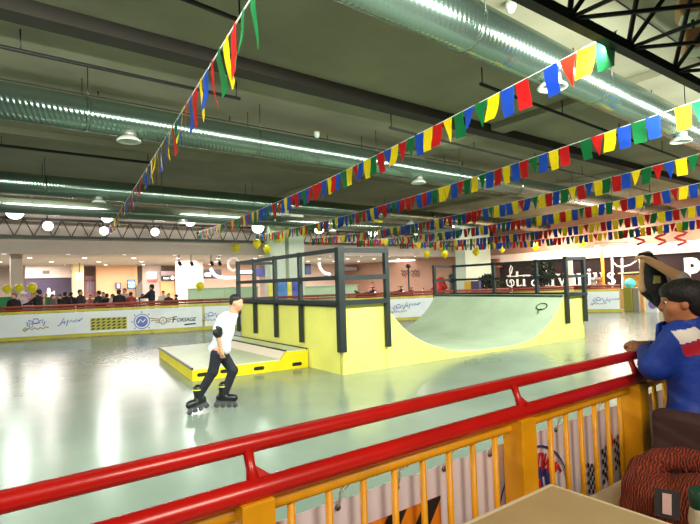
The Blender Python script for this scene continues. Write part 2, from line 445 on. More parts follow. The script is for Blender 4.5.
# ------------------------------------------------------------------ trusses
def truss(name, x0, x1, ys, z0, z1, step, rc, rw, m, label):
    """ys = (y of lower chords ..., y of upper chord)"""
    t = thing(name, ((x0+x1)/2, ys[-1], z0), label, 'truss')
    n = int((x1-x0)/step)
    lows = ys[:-1]
    for y in lows: MB().beam((x0, y, z0), (x1, y, z0), rc, rc).build('lower_chord', m, t)
    MB().beam((x0, ys[-1], z1), (x1, ys[-1], z1), rc, rc).build('upper_chord', m, t)
    w = MB()
    for y in lows:
        for i in range(n):
            xa = x0+i*step
            w.tube([(xa, y, z0), (xa+step/2, ys[-1], z1)], rw, 6); w.tube([(xa+step/2, ys[-1], z1), (xa+step, y, z0)], rw, 6)
    if len(lows) == 2:
        for i in range(n):
            xa = x0+i*step
            w.tube([(xa, lows[0], z0), (xa+step, lows[1], z0)], rw*.8, 6); w.tube([(xa, lows[0], z0), (xa, lows[1], z0)], rw*.8, 6)
    w.build('lattice', m, t)
    return t
truss('roof_truss', -6, 26.6, (23.0, 23.0), 3.78, 4.47, .64, .1, .022, M_FARTRUSS, 'long grey lattice truss along the far side of the rink')
truss('roof_truss', 1.0, 22.0, (2.4, 1.3, 1.85), 3.92, 4.95, 1.1, .1, .026, M_TRUSS, 'dark lattice roof truss at the top right above the railing')
M_TAN = mat('lamp_housing_tan', (170, 122, 84), .6)
for (px, py, l) in ((688, 8, 'tan lamp box inside the dark roof truss, the upper one'), (694, 42, 'tan lamp box inside the dark roof truss, the lower one')):
    p = on_d(px, py, 6.3)
    t = thing('lamp_box', p, l, 'lamp')
    MB().bbox(p, (.34, .24, .24), .03, rz=.5).build('lamp_housing', M_TAN, t)
    MB().tube([p+Vector((0, 0, .1)), (p.x, p.y, ZC)], .02, 6).build('lamp_stem', M_TRUSS, t)
    MB().bbox(p+Vector((0, 0, -.13)), (.28, .18, .03), .008, rz=.5).build('lamp_glass', M_DIFF, t)

# ------------------------------------------------------------------ floodlights (real lamps)
M_FLOODG = mat('flood_glow', (255, 255, 255), .5, emit=(232, 255, 238), estr=9)
M_FLOODP = mat('flood_glow_warm', (255, 255, 255), .5, emit=(255, 236, 236), estr=7)
M_HOUS = mat('flood_housing', (60, 62, 62), .5, .4)
ORD = ['first', 'second', 'third', 'fourth', 'fifth', 'sixth', 'seventh', 'eighth', 'ninth', 'tenth', 'eleventh', 'twelfth', 'thirteenth', 'fourteenth', 'fifteenth', 'sixteenth', 'seventeenth', 'eighteenth']
def light(kind, loc, power, color, aim=None, size=.2, **kw):
    d = bpy.data.lights.new('lamp_light', kind); d.energy = power; d.color = color
    if kind == 'AREA':
        d.size = size
        if 'size_y' in kw: d.shape = 'RECTANGLE'; d.size_y = kw['size_y']
    else: d.shadow_soft_size = size
    if kind == 'SPOT': d.spot_size = math.radians(kw.get('angle', 150)); d.spot_blend = .6
    o = bpy.data.objects.new('lamp_light', d); COL.objects.link(o); o.location = loc
    if aim is not None: o.rotation_euler = (Vector(aim)-Vector(loc)).to_track_quat('-Z', 'Y').to_euler()
    return o
GREENW = (.93, 1.0, .91); WARM = (1, .86, .74); PINKW = (1, .9, .86)
def flood(p, r, aim, m, label, power, col):
    p = Vector(p); d = (Vector(aim)-p).normalized()
    t = thing('floodlight', p, label, 'floodlight', 'floodlights along the far truss')
    MB().lathe(p-d*.3, [(.06, 0), (.14, .03), (r*.75, .16), (r*1.04, .3), (r*1.04, .34), (r, .34), (r*.7, .2)], 22, axis=d).build('lamp_housing', M_HOUS, t)
    MB().lathe(p, [(r*.97, 0), (r*.8, .05), (r*.4, .09), (0, .1)], 22, axis=d).build('lamp_lens', m, t)
    MB().tube([p-d*.2, p-d*.2+Vector((0, 0, .3)), p-d*.2+Vector((0, .15, .5))], .025, 6).build('lamp_bracket', M_HOUS, t)
    light('SPOT', p+d*.15, power, col, aim, r*.8, angle=165)
fl = [(15, 211, 'g', .33), (48, 226, 'p', .2), (104, 231, 'p', .19), (107, 217, 'g', .24), (155, 232, 'p', .19), (190, 221, 'g', .26), (258, 227, 'g', .33), (319, 228, 'g', .33), (373, 231, 'g', .35), (416, 232, 'p', .2), (455, 226, 'g', .22)]
PF = 240
for i, (px, py, k, r) in enumerate(fl):
    p = on_y(px, py, 22.4 if k == 'g' else 22.75)
    flood(p, r, (p.x*.8+1, 6, 0.5), M_FLOODG if k == 'g' else M_FLOODP,
          ('large green-white' if k == 'g' else 'small pinkish')+f' floodlight on the far truss, {ORD[i]} floodlight from the left', PF if k == 'g' else PF*.25, GREENW if k == 'g' else PINKW)
# unseen strip lights added beyond the near truss for duct highlights and rink light
for x in (-3, 2, 7, 12, 17, 22):
    light('AREA', (x, 2.54, 3.95), 620, GREENW, (x, 12, .4), 4.2, size_y=.14)
light('SPOT', (-5.5, 11, 4.9), 3000, GREENW, (9, 9.5, .3), .35, angle=110)   # unseen spot added at the left to brighten the ramp
for x in (1.5, 8, 14.5, 21): light('AREA', (x, 19.0, 4.85), 170, PINKW, (x, 23.7, 3.9), 3.0, size_y=.3)   # unseen area lights added to brighten the fascia
# mall lighting: unseen area lights over the food court and the shop aisle at the right
for x in (1, 8, 15, 22): light('AREA', (x, 31, 3.2), 1600, PINKW, (x, 31, 0), 5, size_y=9)
for y in (8, 12.5, 16.5): light('AREA', (25.0, y, 3.9), 700, (1, .82, .68), (25.6, y, 0), 1.6, size_y=4)
light('SPOT', (1.6, -1.6, 3.1), 480, (1, .84, .66), (2.2, 1.4, .8), .7, angle=100)  # unseen spot added behind the viewer to brighten railing and posts
light('SPOT', (-1.2, -1.2, 3.1), 430, (1, .9, .78), (0, 1.4, .9), .7, angle=100)  # second added spot, for the left part of the railing
M_SPOTL = mat('downlight_glow', (255, 255, 255), .5, emit=(255, 244, 236), estr=7)
for j, y in enumerate((25.5, 28.5, 32, 36)):
    for i in range(11):
        x = .8+i*2.35+(j % 2)*1.1
        if x > 26: continue
        tag(MB().lathe((x, y, 3.255), [(.0, 0), (.09, .0), (.115, .015)], 12).build('recessed_downlight', M_SPOTL), 'small round downlight set in the pinkish mall ceiling', 'downlight', 'downlights in the mall ceiling')
# bright lamp panels
for k, px in enumerate((399, 408, 417)):
    p = on_y(px, 259, 30)
    tag(MB().bbox((p.x, p.y, 3.2), (.7, 2.2, .05), .01).build('ceiling_light_panel', mat('panel_glow', (255, 255, 255), .5, emit=(255, 244, 240), estr=6)), f'bright lamp panel on the mall ceiling behind the left ramp railing, {ORD[k]} from the left', 'ceiling light', 'bright panels on the mall ceiling')
t = thing('pendant_lamp_cluster', on_x(610, 249, 26.2), 'cluster of bright globe lamps above the yellow pole', 'lamp')
for k, px in enumerate((597, 603, 609, 615, 621, 626)):
    p = on_x(px, 248+(k % 2)*2.2, 26.2)
    MB().ball(p, .14, 12, 8).build('globe_bulb', mat('globe_glow', (255, 255, 255), .5, emit=(255, 244, 230), estr=14), t)
p0 = on_x(596, 247, 26.2); p1 = on_x(628, 246, 26.2)
MB().tube([p0+Vector((0, 0, .2)), p1+Vector((0, 0, .2))], .03, 6).build('lamp_bar', M_HOUS, t)
light('POINT', on_x(611, 250, 25.7), 60, WARM, None, .3)

# ------------------------------------------------------------------ bunting strings
CF = {'r': (206, 22, 22), 'b': (30, 84, 190), 'y': (246, 222, 16), 'g': (8, 122, 62), 'o': (214, 60, 30)}
FM = {k: mat('pennant_'+n, CF[k], .6, translucent=.35, noise=.1, nscale=6, bump=.15, bscale=9) for k, n in (('r', 'red'), ('b', 'blue'), ('y', 'yellow'), ('g', 'green'), ('o', 'orange_red'))}
M_CORD = mat('bunting_cord', (226, 226, 214), .7)
_fl = {}
def flag_mesh(kind, c, var):
    key = (kind, c, var)
    if key in _fl: return _fl[key]
    W, Hh = .215, .35
    rnd = random.Random(hash((kind, var, 5)) if False else (ord(kind)*31+var*7))
    ph = rnd.uniform(0, 6); curl = rnd.uniform(-.07, .07); skew = rnd.uniform(-.03, .03); amp = rnd.uniform(.008, .02)
    nx, nz = 4, 7; vs = []; fs = []
    for side in (0, 1):
        for j in range(nz+1):
            s = j/nz
            if kind == 'q': wl, wr = -W/2+.012*s, W/2-.012*s
            else: wl, wr = -W/2*(1-s)-.004, W/2*(1-s)+.004
            for i in range(nx+1):
                u = wl+(wr-wl)*i/nx
                x = u+skew*s
                y = amp*math.sin(ph+s*4+u*9)*s+curl*s*s*(1+.6*math.sin(ph)*u/W)
                vs.append((x, y+(.0015 if side else -.0015), -Hh*s*(1-.12*abs(curl)*8*s)))
    P = (nx+1)*(nz+1)
    for side in (0, 1):
        for j in range(nz):
            for i in range(nx):
                a = side*P+j*(nx+1)+i
                q = (a, a+1, a+nx+2, a+nx+1); fs.append(q if side else q[::-1])
    me = bpy.data.meshes.new('pennant'); me.from_pydata(vs, [], fs); me.update(); me.materials.append(FM[c])
    me.polygons.foreach_set('use_smooth', [True]*len(me.polygons))
    _fl[key] = me
    return me
def bunting(a, b, zs, start, seq, label, end=.2, yaw=0):
    """a,b = (x,y) ends; zs = heights at start, middle, end; start = distance of the first flag from a"""
    ax, ay = a; bx, by = b
    L = math.hypot(bx-ax, by-ay); tx, ty = (bx-ax)/L, (by-ay)/L
    def zz(s): u = s/L; return zs[0]*(1-u)*(1-2*u)+zs[1]*4*u*(1-u)+zs[2]*u*(2*u-1)
    t = thing('bunting_string', (ax, ay, zs[0]), label, 'bunting', 'pennant strings across the rink')
    n = 60
    MB().tube([(ax+tx*L*i/n, ay+ty*L*i/n, zz(L*i/n)) for i in range(n+1)], .006, 5).build('cord', M_CORD, t)
    k = 0; s = start; gaps = []
    while s < L-end and k < 99:
        if k < len(seq) and seq[k] == '.': s += .2; seq = seq[:k]+seq[k+1:]; continue
        if k < len(seq): tok = seq[k]
        else:
            c = 'rbyg'[int(k*1.7+k*k*.37) % 4]; c0 = seq[-1]
            tok = c+('t' if (k*5) % 7 in (2, 5) else 'q')
        ang = math.atan2(ty, tx)
        o = bpy.data.objects.new('pennant', flag_mesh('q' if tok[1] == 'q' else 't', tok[0], (k*3) % 5)); COL.objects.link(o)
        o.parent = t; o.location = (ax+tx*s-ax, ay+ty*s-ay, zz(s)-zs[0]); o.rotation_euler = (random.uniform(-.12, .12), 0, ang+yaw+random.uniform(-.1, .1))
        s += .235; k += 1
S1 = 'gt gq rq yq gq rq bq yq rq bq rt yq bq gq rq yq bq rt'.split()
S2 = 'gq yq ot bq . rq bq yq gt bt gq yt rq yq bq gt rt yq bt rq gq yq bq rt yq gq bq rq yq'.split()
S3 = 'rq gt yq . bq gq bq yq rt gq . rq yq bq gt rq bq yq rq bq gt yq gq rt bq yt yq gq bq rq'.split()
S4 = 'yt bq rq gt yq bt rt gq yt bq rq gq yq bt rq yt gq bq rq yq gt bq rt yq'.split()
S5 = 'gt rq bq yt gq bq yq rt bq rq gt yq bq rq yt gq bq yq rq gt bq yq rq'.split()
S6 = 'rq bq yt gq rq bq yq gt rq bq yq gq rt yq bq rq gt yq bq rq'.split()
S7 = 'bq rq gq yt rq bq gq yq rt bq yq gt rq yq bq gq rq'.split()
S8 = 'yq rq bq gq yt rq bq yq gt rq'.split()
def clean(S): return [x for x in S if x != '.']
bunting((1.34, 2.4), (4.35, 22.9), (3.44, 3.8, 4.25), .5, S1.copy(), 'pennant string at the left, running from the top edge to the far truss', yaw=-.1)
bunting((5.2, 2.4), (8.0, 22.9), (4.06, 3.86, 4.15), .12, list(S2), 'pennant string ending at a mint green pennant below the dark roof truss')
bunting((8.2, 2.4), (11.0, 22.9), (4.05, 3.8, 4.1), .1, list(S3), 'pennant string third from the left, passing before the duct diffuser at right')
bunting((11.3, 2.4), (14.1, 22.9), (4.02, 3.68, 4.0), .9, list(S4), 'pennant string fourth from the left, over the half-pipe')
bunting((14.4, 2.4), (17.2, 22.9), (4.0, 3.64, 3.95), 1.6, list(S5), 'pennant string fifth from the left, above the far end of the half-pipe')
bunting((17.5, 2.4), (20.3, 22.9), (3.88, 3.5, 3.9), 2.6, list(S6), 'pennant string sixth from the left, second nearest to the black shop sign')
bunting((20.6, 2.4), (23.4, 22.9), (3.8, 3.4, 3.85), 4.0, list(S7), 'pennant string seventh from the left, hanging in front of the white fascia')

# ------------------------------------------------------------------ balloons
M_BALL = mat('balloon_yellow', (240, 232, 20), .3, translucent=.25, coat=.4)
def balloon(p, r, label, top=None):
    p = Vector(p); t = thing('balloon', p-Vector((0, 0, r*1.25)), label, 'balloon', 'yellow balloons round the rink')
    MB().lathe(p, [(0, -r*1.22), (r*.25, -r*1.08), (r*.62, -r*.75), (r*.92, -r*.25), (r, .12*r), (r*.9, r*.52), (r*.6, r*.86), (r*.25, r*1.02), (0, r*1.05)], 18).build('balloon_body', M_BALL, t)
    MB().lathe(p-Vector((0, 0, r*1.32)), [(r*.14, 0), (r*.04, r*.1), (r*.05, r*.14)], 10).build('balloon_knot', M_BALL, t)
    if top: MB().tube([p-Vector((0, 0, r*1.25)), p-Vector((0, 0, r*1.25+top))], .008, 5).build('balloon_string', M_CORD, t)
    else: MB().tube([p+Vector((0, 0, r)), p+Vector((0, 0, r+.5))], .008, 5).build('balloon_string', M_CORD, t)
for (px, py, pl, v, r, l) in (
    (236, 248, 'y', 22.6, .19, 'yellow balloon over the skater, leftmost of three below the truss'), (257, 243.5, 'y', 21.8, .2, 'yellow balloon over the back of the low box, middle of three below the truss'), (267, 249, 'y', 21.7, .19, 'yellow balloon beside the pale double column, lowest of three'),
    (280, 237, 'y', 21.7, .23, 'yellow balloon on the left shaft of the pale double column'), (304, 230, 'y', 21.6, .27, 'large yellow balloon beside a floodlight, right of the pale double column'), (378, 223, 'y', 22.0, .28, 'large yellow balloon touching the floodlight above the ramp rail corner'),
    (427, 254, 'x', 22.4, .22, 'yellow balloon over the far ramp railing, left of a pair'), (445, 254, 'x', 22.4, .22, 'yellow balloon over the far ramp railing, right of a pair'), (476, 252, 'x', 22.4, .2, 'yellow balloon in front of the far pale column'),
    (502, 249, 'x', 25.5, .2, 'yellow balloon at the left end of the white fascia'), (536, 246.5, 'x', 25.5, .22, 'yellow balloon over the dark leafy tree'), (583, 242, 'x', 25.5, .21, 'yellow balloon just left of the globe lamp cluster'),
    (7, 289, 'y', 24.6, .17, 'deep yellow balloon at the far left, left of the white column'), (19, 288, 'y', 24.6, .16, 'pale yellow balloon in front of the white left column'), (32, 288, 'y', 24.6, .2, 'yellow balloon in front of the dark purple shop wall'), (200, 286, 'y', 24.2, .2, 'yellow balloon above the left end of the pale green counter')):
    p = on_y(px, py, v) if pl == 'y' else on_x(px, py, v)
    balloon(p, r, l, .5 if py > 270 else None)

# ------------------------------------------------------------------ far rink barrier with banners
UP = Vector((0, 0, 1))
class Plane:      # vertical plane through two floor points
    def __init__(s, a, b):
        s.a = Vector((a[0], a[1], 0)); s.b = Vector((b[0], b[1], 0)); s.d = (s.b-s.a).normalized(); s.n = s.d.cross(UP); s.L = (s.b-s.a).length
    def px(s, x, y):
        r = ray(x, y); t = (s.a-CAMP).dot(s.n)/r.dot(s.n); p = CAMP+r*t
        return ((p-s.a).dot(s.d), p.z)
    def at(s, u, z, off=0): return s.a+s.d*u+UP*z+s.n*off
M_LOGOB = mat('print_blue', (104, 114, 188), .5); M_LOGOK = mat('print_black', (26, 26, 30), .5); M_LOGOG = mat('print_gold', (168, 142, 92), .5)
M_LOGOR = mat('print_red', (196, 24, 40), .5); M_LOGOY = mat('print_olive_yellow', (190, 180, 66), .5); M_NAVY = mat('print_navy', (34, 48, 120), .5); M_ORANGE = mat('print_orange', (226, 128, 20), .5)
def barrier(a, b, label, banner_label, u0=None, u1=None):
    P = Plane(a, b)
    t = thing('rink_barrier', P.at(P.L/2, 0), label, 'barrier')
    n = max(1, round(P.L/1.3))
    for i in range(n+1):
        u = min(max(P.L*i/n, .05), P.L-.05)
        MB().box(P.at(u, .48), (.08, .08, .96), rz=math.atan2(P.d.y, P.d.x)).build('post', M_BARY, t)
    MB().beam(P.at(0, .93), P.at(P.L, .93), .06, .08).build('top_rail', M_BARY, t)
    MB().beam(P.at(0, .07, .05), P.at(P.L, .07, .05), .05, .12).build('bottom_rail', M_BARY, t)
    MB().tube([P.at(0, 1.02), P.at(P.L, 1.02)], .035, 10).build('lower_handrail', M_BARR, t)
    MB().tube([P.at(0, 1.12), P.at(P.L, 1.12)], .045, 10).build('upper_handrail', M_BARR, t)
    for i in range(n):
        u = P.L*(i+.5)/n
        MB().tube([P.at(u, 1.02), P.at(u, 1.12)], .02, 6).build('handrail_stub', M_BARR, t)
    w = MB(); k = int(P.L/.15)
    for i in range(k): w.tube([P.at((i+.5)*P.L/k, .1), P.at((i+.5)*P.L/k, .92)], .012, 5)
    w.build('balusters', M_BARY, t)
    if banner_label:
        bt = thing('banner', P.at(P.L/2, .13, .09), banner_label, 'banner')
        m = MB(); u0 = .05 if u0 is None else u0; u1 = P.L-.05 if u1 is None else u1
        N = 24
        for i in range(N):
            ua = u0+(u1-u0)*i/N; ub = u0+(u1-u0)*(i+1)/N
            m.hexa([P.at(ua, .13, .085), P.at(ub, .13, .085), P.at(ub, .13, .078), P.at(ua, .13, .078), P.at(ua, .88, .085), P.at(ub, .88, .085), P.at(ub, .88, .078), P.at(ua, .88, .078)])
        m.build('banner_sheet', M_WHITE, bt)
        return P, bt
    return P, None
def crown_logo(P, bt, px, py, s, off=.09):
    u, z = P.px(px, py); o = P.at(u, z, off)
    m = MB()
    m_pts = [(-.36, -.14), (-.44, .1), (-.3, .02), (-.34, .2), (-.14, .12), (-.1, .26), (.1, .26), (.14, .12), (.34, .2), (.3, .02), (.44, .1), (.36, -.14)]
    stroke(m, [(x*s, y*s) for x, y in m_pts], o, P.d, UP, .055*s, 0, .004)
    stroke(m, [(-.2*s, .06*s), (0, .0), (.2*s, .06*s)], o, P.d, UP, .07*s, 0, .004)
    stroke(m, arcpts(-.22*s, -.1*s, .09*s, 0, 360, 12), o, P.d, UP, .03*s, 0, .004)
    m.build('crown_print', M_LOGOB, bt)
    m = MB()
    stroke(m, [(x*s, y*s) for x, y in ((-.62, -.36), (-.52, -.2), (-.4, -.24), (-.56, -.4), (-.3, -.22), (-.2, -.32), (-.05, -.22), (.1, -.32), (.2, -.22), (.35, -.3), (.45, -.2), (.62, -.24))], o, P.d, UP, .06*s, 0, .004)
    m.build('script_print', M_LOGOG, bt)
def script_logo(P, bt, px, py, s, off=.09):
    u, z = P.px(px, py); o = P.at(u, z, off); m = MB()
    stroke(m, [(x*s, y*s) for x, y in ((-.62, -.2), (-.5, -.1), (-.32, .24), (-.3, -.1), (-.46, -.02), (-.22, .02))], o, P.d, UP, .05*s)
    stroke(m, [(x*s, y*s) for x, y in ((-.2, -.2), (-.12, .14), (-.04, .0), (.04, .12), (.1, .0), (.18, .1), (.2, -.02), (.3, .14), (.34, .02), (.46, .12), (.42, .02), (.6, .2))], o, P.d, UP, .05*s)
    m.build('script_print', M_LOGOB, bt)
P1, B1 = barrier((-3, 21.6), (6.8, 18.75), 'far rink barrier at the left with dark red handrails, behind the skater', 'white printed banner with striped panel and round emblem on the far left barrier')
crown_logo(P1, B1, 36.5, 323.5, .62)
script_logo(P1, B1, 71, 322, .62)
ua, za = P1.px(91, 330.5); ub, zb = P1.px(127, 316.5)
m = MB(); nrow = 4; hh = (zb-za)/nrow
for r in range(nrow):
    for c in range(7):
        w = (ub-ua)/7; x = ua+c*w; z0 = za+r*hh
        flatpoly(m, [(x, z0+.02), (x+w*.55, z0+.02), (x+w*.95, z0+hh-.02), (x+w*.4, z0+hh-.02)], P1.at(0, 0, .088), P1.d, UP, 0)
m.build('black_stripe_print', mat('print_dark_olive', (70, 66, 30), .5), B1)
m = MB(); flatpoly(m, [(ua, za), (ub, za), (ub, zb), (ua, zb)], P1.at(0, 0, .086), P1.d, UP); m.build('stripe_panel_print', M_LOGOY, B1)
u, z = P1.px(142, 321.3); o = P1.at(u, z, .088)
m = MB(); flatpoly(m, arcpts(0, 0, .2, 0, 342, 20), o, P1.d, UP); stroke(m, arcpts(0, 0, .26, 0, 360, 28), o, P1.d, UP, .03)
for k in range(8):
    a = 2*PI*k/8; stroke(m, [(.3*math.cos(a), .3*math.sin(a)), (.37*math.cos(a), .37*math.sin(a))], o, P1.d, UP, .03)
m.build('round_emblem_print', M_LOGOB, B1)
m = MB(); stroke(m, [(-.13, -.05), (-.05, .08), (.03, -.03), (.12, .07)], o, P1.d, UP, .04, 0, .008); m.build('emblem_detail_print', M_WHITE, B1)
u, z = P1.px(163, 320.5); o = P1.at(u, z, .088); m = MB()
stroke(m, arcpts(0, 0, .12, 0, 360, 16), o, P1.d, UP, .04)
for sx in (-1, 1):
    for k in range(3): stroke(m, [(sx*.12, .06-.06*k), (sx*(.46-.1*k), .12-.08*k)], o, P1.d, UP, .035)
stroke(m, [(-.05, -.06), (0, .06), (.05, -.06)], o, P1.d, UP, .03)
m.build('winged_emblem_print', M_LOGOG, B1)
ua, za = P1.px(172, 322.5); ub, zb = P1.px(196, 316)
m = MB(); H1 = zb-za; W1 = ub-ua
put_text(m, 'F', P1.at(ua+W1*.11, za+H1*.58, .086), P1.d, UP, W1*.22, H1*1.15, 0, .3, .02)
put_text(m, 'ORSAGE', P1.at(ua+W1*.6, za+H1*.45, .086), P1.d, UP, W1*.8, H1*.72, 0, .3, .025)
stroke(m, [(ua+W1*.5, za-.1), (ua+W1*.98, za-.08)], P1.at(0, 0, .086), P1.d, UP, .05)
m.build('lettering', M_LOGOK, B1)
P2, B2 = barrier((6.8, 18.75), (18.0, 13.3), 'far rink barrier behind the half-pipe ramp', 'white printed banner on the barrier behind the half-pipe, seen through the dip')
crown_logo(P2, B2, 211, 316, .55); crown_logo(P2, B2, 398, 308, .55); script_logo(P2, B2, 411, 305.5, .6)
P3, B3 = barrier((18.0, 13.3), (20.9, 12.1), 'short rink barrier behind the right ramp platform', None)
P4, B4 = barrier((20.9, 12.1), (21.75, 10.5), 'rink barrier end at the right of the half-pipe, below the yellow pole', 'white printed banner on the barrier end right of the half-pipe')
crown_logo(P4, B4, 598.5, 300.5, .5); script_logo(P4, B4, 612, 300, .5)
t = thing('barrier_end_box', (21.95, 10.2, 0), 'olive yellow upright end panel closing the barrier at the right', 'panel')
MB().bbox((21.9, 10.25, .52), (.12, .34, 1.04), .02).build('end_panel', mat('end_panel_olive', (150, 140, 56), .5), t)
MB().bbox((21.95, 9.95, .5), (.12, .24, 1.0), .02).build('grey_panel', mat('end_panel_grey', (150, 140, 126), .5), t)

# ------------------------------------------------------------------ half-pipe ramp
A = Vector((5.07, 7.26, 0)); E1 = Vector((12.52-5.07, 6.99-7.26, 0)); RL = E1.length; E1.normalize(); E2 = Vector((-E1.y, E1.x, 0)); RW = 4.55
def rp(s, w, z): return A+E1*s+E2*w+UP*z
prof = [(.97, 1.2), (1.04, 1.1), (1.13, 1.0), (1.24, .88), (1.36, .76), (1.5, .64), (1.66, .53), (1.84, .43), (2.05, .335), (2.3, .25), (2.6, .17), (2.95, .11), (3.35, .075), (3.8, .06), (4.6, .06), (4.95, .085), (5.25, .135), (5.5, .21), (5.73, .31), (5.93, .43), (6.11, .56), (6.27, .7), (6.4, .83), (6.5, .95), (6.57, 1.08)]
ramp = thing('half_pipe_ramp', rp(RL/2, RW/2, 0), 'yellow and pale green half-pipe skate ramp with dark guard rails', 'ramp')
side = [(0, 0), (RL, 0), (RL, 1.08)]+[(s, z) for s, z in prof[::-1]]+[(0, 1.2)]
MB().prism(side, rp(0, 0, 0), E1, UP, -.04).build('side_panel', M_RAMPY, ramp)
MB().prism(side, rp(0, RW-.04, 0), E1, UP, -.04).build('side_panel', M_RAMPY, ramp)
MB().hexa([rp(0, .0, 0), rp(0, RW, 0), rp(.04, RW, 0), rp(.04, .0, 0), rp(0, 0, 1.2), rp(0, RW, 1.2), rp(.04, RW, 1.2), rp(.04, 0, 1.2)]).build('end_panel', M_RAMPY, ramp)
MB().hexa([rp(RL-.04, .0, 0), rp(RL-.04, RW, 0), rp(RL, RW, 0), rp(RL, .0, 0), rp(RL-.04, 0, 1.08), rp(RL-.04, RW, 1.08), rp(RL, RW, 1.08), rp(RL, 0, 1.08)]).build('end_panel', M_RAMPY, ramp)
m = MB(); vs = []; K = len(prof)
for w in (.005, RW-.005):
    for s, z in prof: vs.append(rp(s, w, z+.012))
    for s, z in prof: vs.append(rp(s, w, z-.01))
fs = []
for i in range(K-1): fs += [(i, i+1, 2*K+i+1, 2*K+i), (K+i+1, K+i, 3*K+i, 3*K+i+1), (i+1, i, K+i, K+i+1), (2*K+i, 2*K+i+1, 3*K+i+1, 3*K+i)]
fs += [(0, 2*K, 3*K, K), (K-1, 2*K-1, 4*K-1, 3*K-1)]
m.add(vs, fs, 0, False); surf = m.build('riding_surface', M_RAMPG, ramp)
MB().hexa([rp(0, 0, 1.2), rp(.97, 0, 1.2), rp(.97, RW, 1.2), rp(0, RW, 1.2), rp(0, 0, 1.225), rp(.97, 0, 1.225), rp(.97, RW, 1.225), rp(0, RW, 1.225)]).build('deck', M_RAMPG, ramp)
MB().hexa([rp(6.57, 0, 1.08), rp(RL, 0, 1.08), rp(RL, RW, 1.08), rp(6.57, RW, 1.08), rp(6.57, 0, 1.105), rp(RL, 0, 1.105), rp(RL, RW, 1.105), rp(6.57, RW, 1.105)]).build('deck', M_RAMPG, ramp)
MB().tube([rp(.96, 0, 1.215), rp(.96, RW, 1.215)], .03, 10).build('coping', M_STEEL, ramp)
MB().tube([rp(6.56, 0, 1.1), rp(6.56, RW, 1.1)], .03, 10).build('coping', M_STEEL, ramp)
# side panel seams
m = MB()
for s, z in ((.99, 1.1), (3.4, .07), (5.6, .24)): m.box(rp(s, -.002, z/2), (.008, .006, z), rz=math.atan2(E1.y, E1.x))
m.build('panel_seam', mat('seam_olive', (150, 146, 56), .6), ramp)
# balloon-like outline print on the right transition
o = None
r = ray(541, 309); best = None
for i in range(400):
    tt = 11+i*.02; p = CAMP+r*tt; s = (p-A).dot(E1); w = (p-A).dot(E2)
    for (s0, z0), (s1, z1) in zip(prof[:-1], prof[1:]):
        if s0 <= s <= s1 and s > 4.8:
            zs = z0+(z1-z0)*(s-s0)/(s1-s0)
            if p.z <= zs+.012 and best is None: best = (p, Vector((s1-s0, 0, z1-z0)).normalized())
if best:
    p, tg = best; uy = (E1*tg.x+UP*tg.z).normalized(); ux = -E2; m = MB()
    stroke(m, [(x*1.0, y) for x, y in arcpts(0, .06, .15, 0, 360, 20, .11)], p, ux, uy, .03, 0, .025, True)
    stroke(m, [(-.09, .0), (-.05, -.05), (.01, -.01), (.06, -.04), (.1, .0)], p, ux, uy, .025, 0, .025)
    stroke(m, [(-.02, -.06), (-.04, -.11), (.01, -.15), (-.03, -.19)], p, ux, uy, .022, 0, .025)
    m.build('outline_print', M_LOGOK, surf)
# guard rails
def post(s, w, z0, z1, k=.08, root=None):
    MB().box(rp(s, w, (z0+z1)/2), (k, k, z1-z0), rz=math.atan2(E1.y, E1.x)).build('rail_post', M_RAILG, root)
def bar(a, b, z, root, h=.07):
    MB().beam(rp(a[0], a[1], z), rp(b[0], b[1], z), .05, h).build('rail_bar', M_RAILG, root)
g = MB().box(rp(-.045, 2.2, 1.21), (.03, 4.3, .06), rz=math.atan2(E1.y, E1.x)).build('guard_rail', M_RAILG, ramp)
for s, w in ((-.02, -.06), (1.0, -.06)): post(s, w, .4, 2.22, .085 if s > .5 else .125, g)
pl = Plane((A.x, A.y), (A.x+E2.x*4, A.y+E2.y*4))
for px, py in ((304.5, 342), (279, 337), (258, 333), (240, 331)):
    w, zb = pl.px(px, py); post(-.06, min(w, RW), max(.4, min(zb, .6)), 2.22, .075, g)
post(-.02, RW+.06, .9, 2.22, .075, g); post(1.0, RW+.06, .9, 2.22, .075, g)
for z in (2.17, 1.69, 1.25):
    bar((-.03, -.09), (1.03, -.09), z, g, .085); bar((-.09, -.03), (-.09, RW), z, g, .075)
    bar((-.03, RW+.09), (1.03, RW+.09), z, g)
g = MB().box(rp(RL+.045, 2.2, 1.09), (.03, 4.3, .06), rz=math.atan2(E1.y, E1.x)).build('guard_rail', M_RAILG, ramp)
for s, w, z0 in ((6.66, -.06, .42), (RL-.02, -.06, .42), (RL+.06, 1.4, .5), (RL+.06, 2.9, .5), (RL+.06, RW, .5), (6.66, RW+.06, .5)): post(s, w, z0, 2.08, .085, g)
for z in (2.03, 1.58, 1.12):
    bar((6.62, -.09), (RL+.03, -.09), z, g); bar((RL+.09, -.03), (RL+.09, RW), z, g); bar((6.62, RW+.09), (RL+.03, RW+.09), z, g)

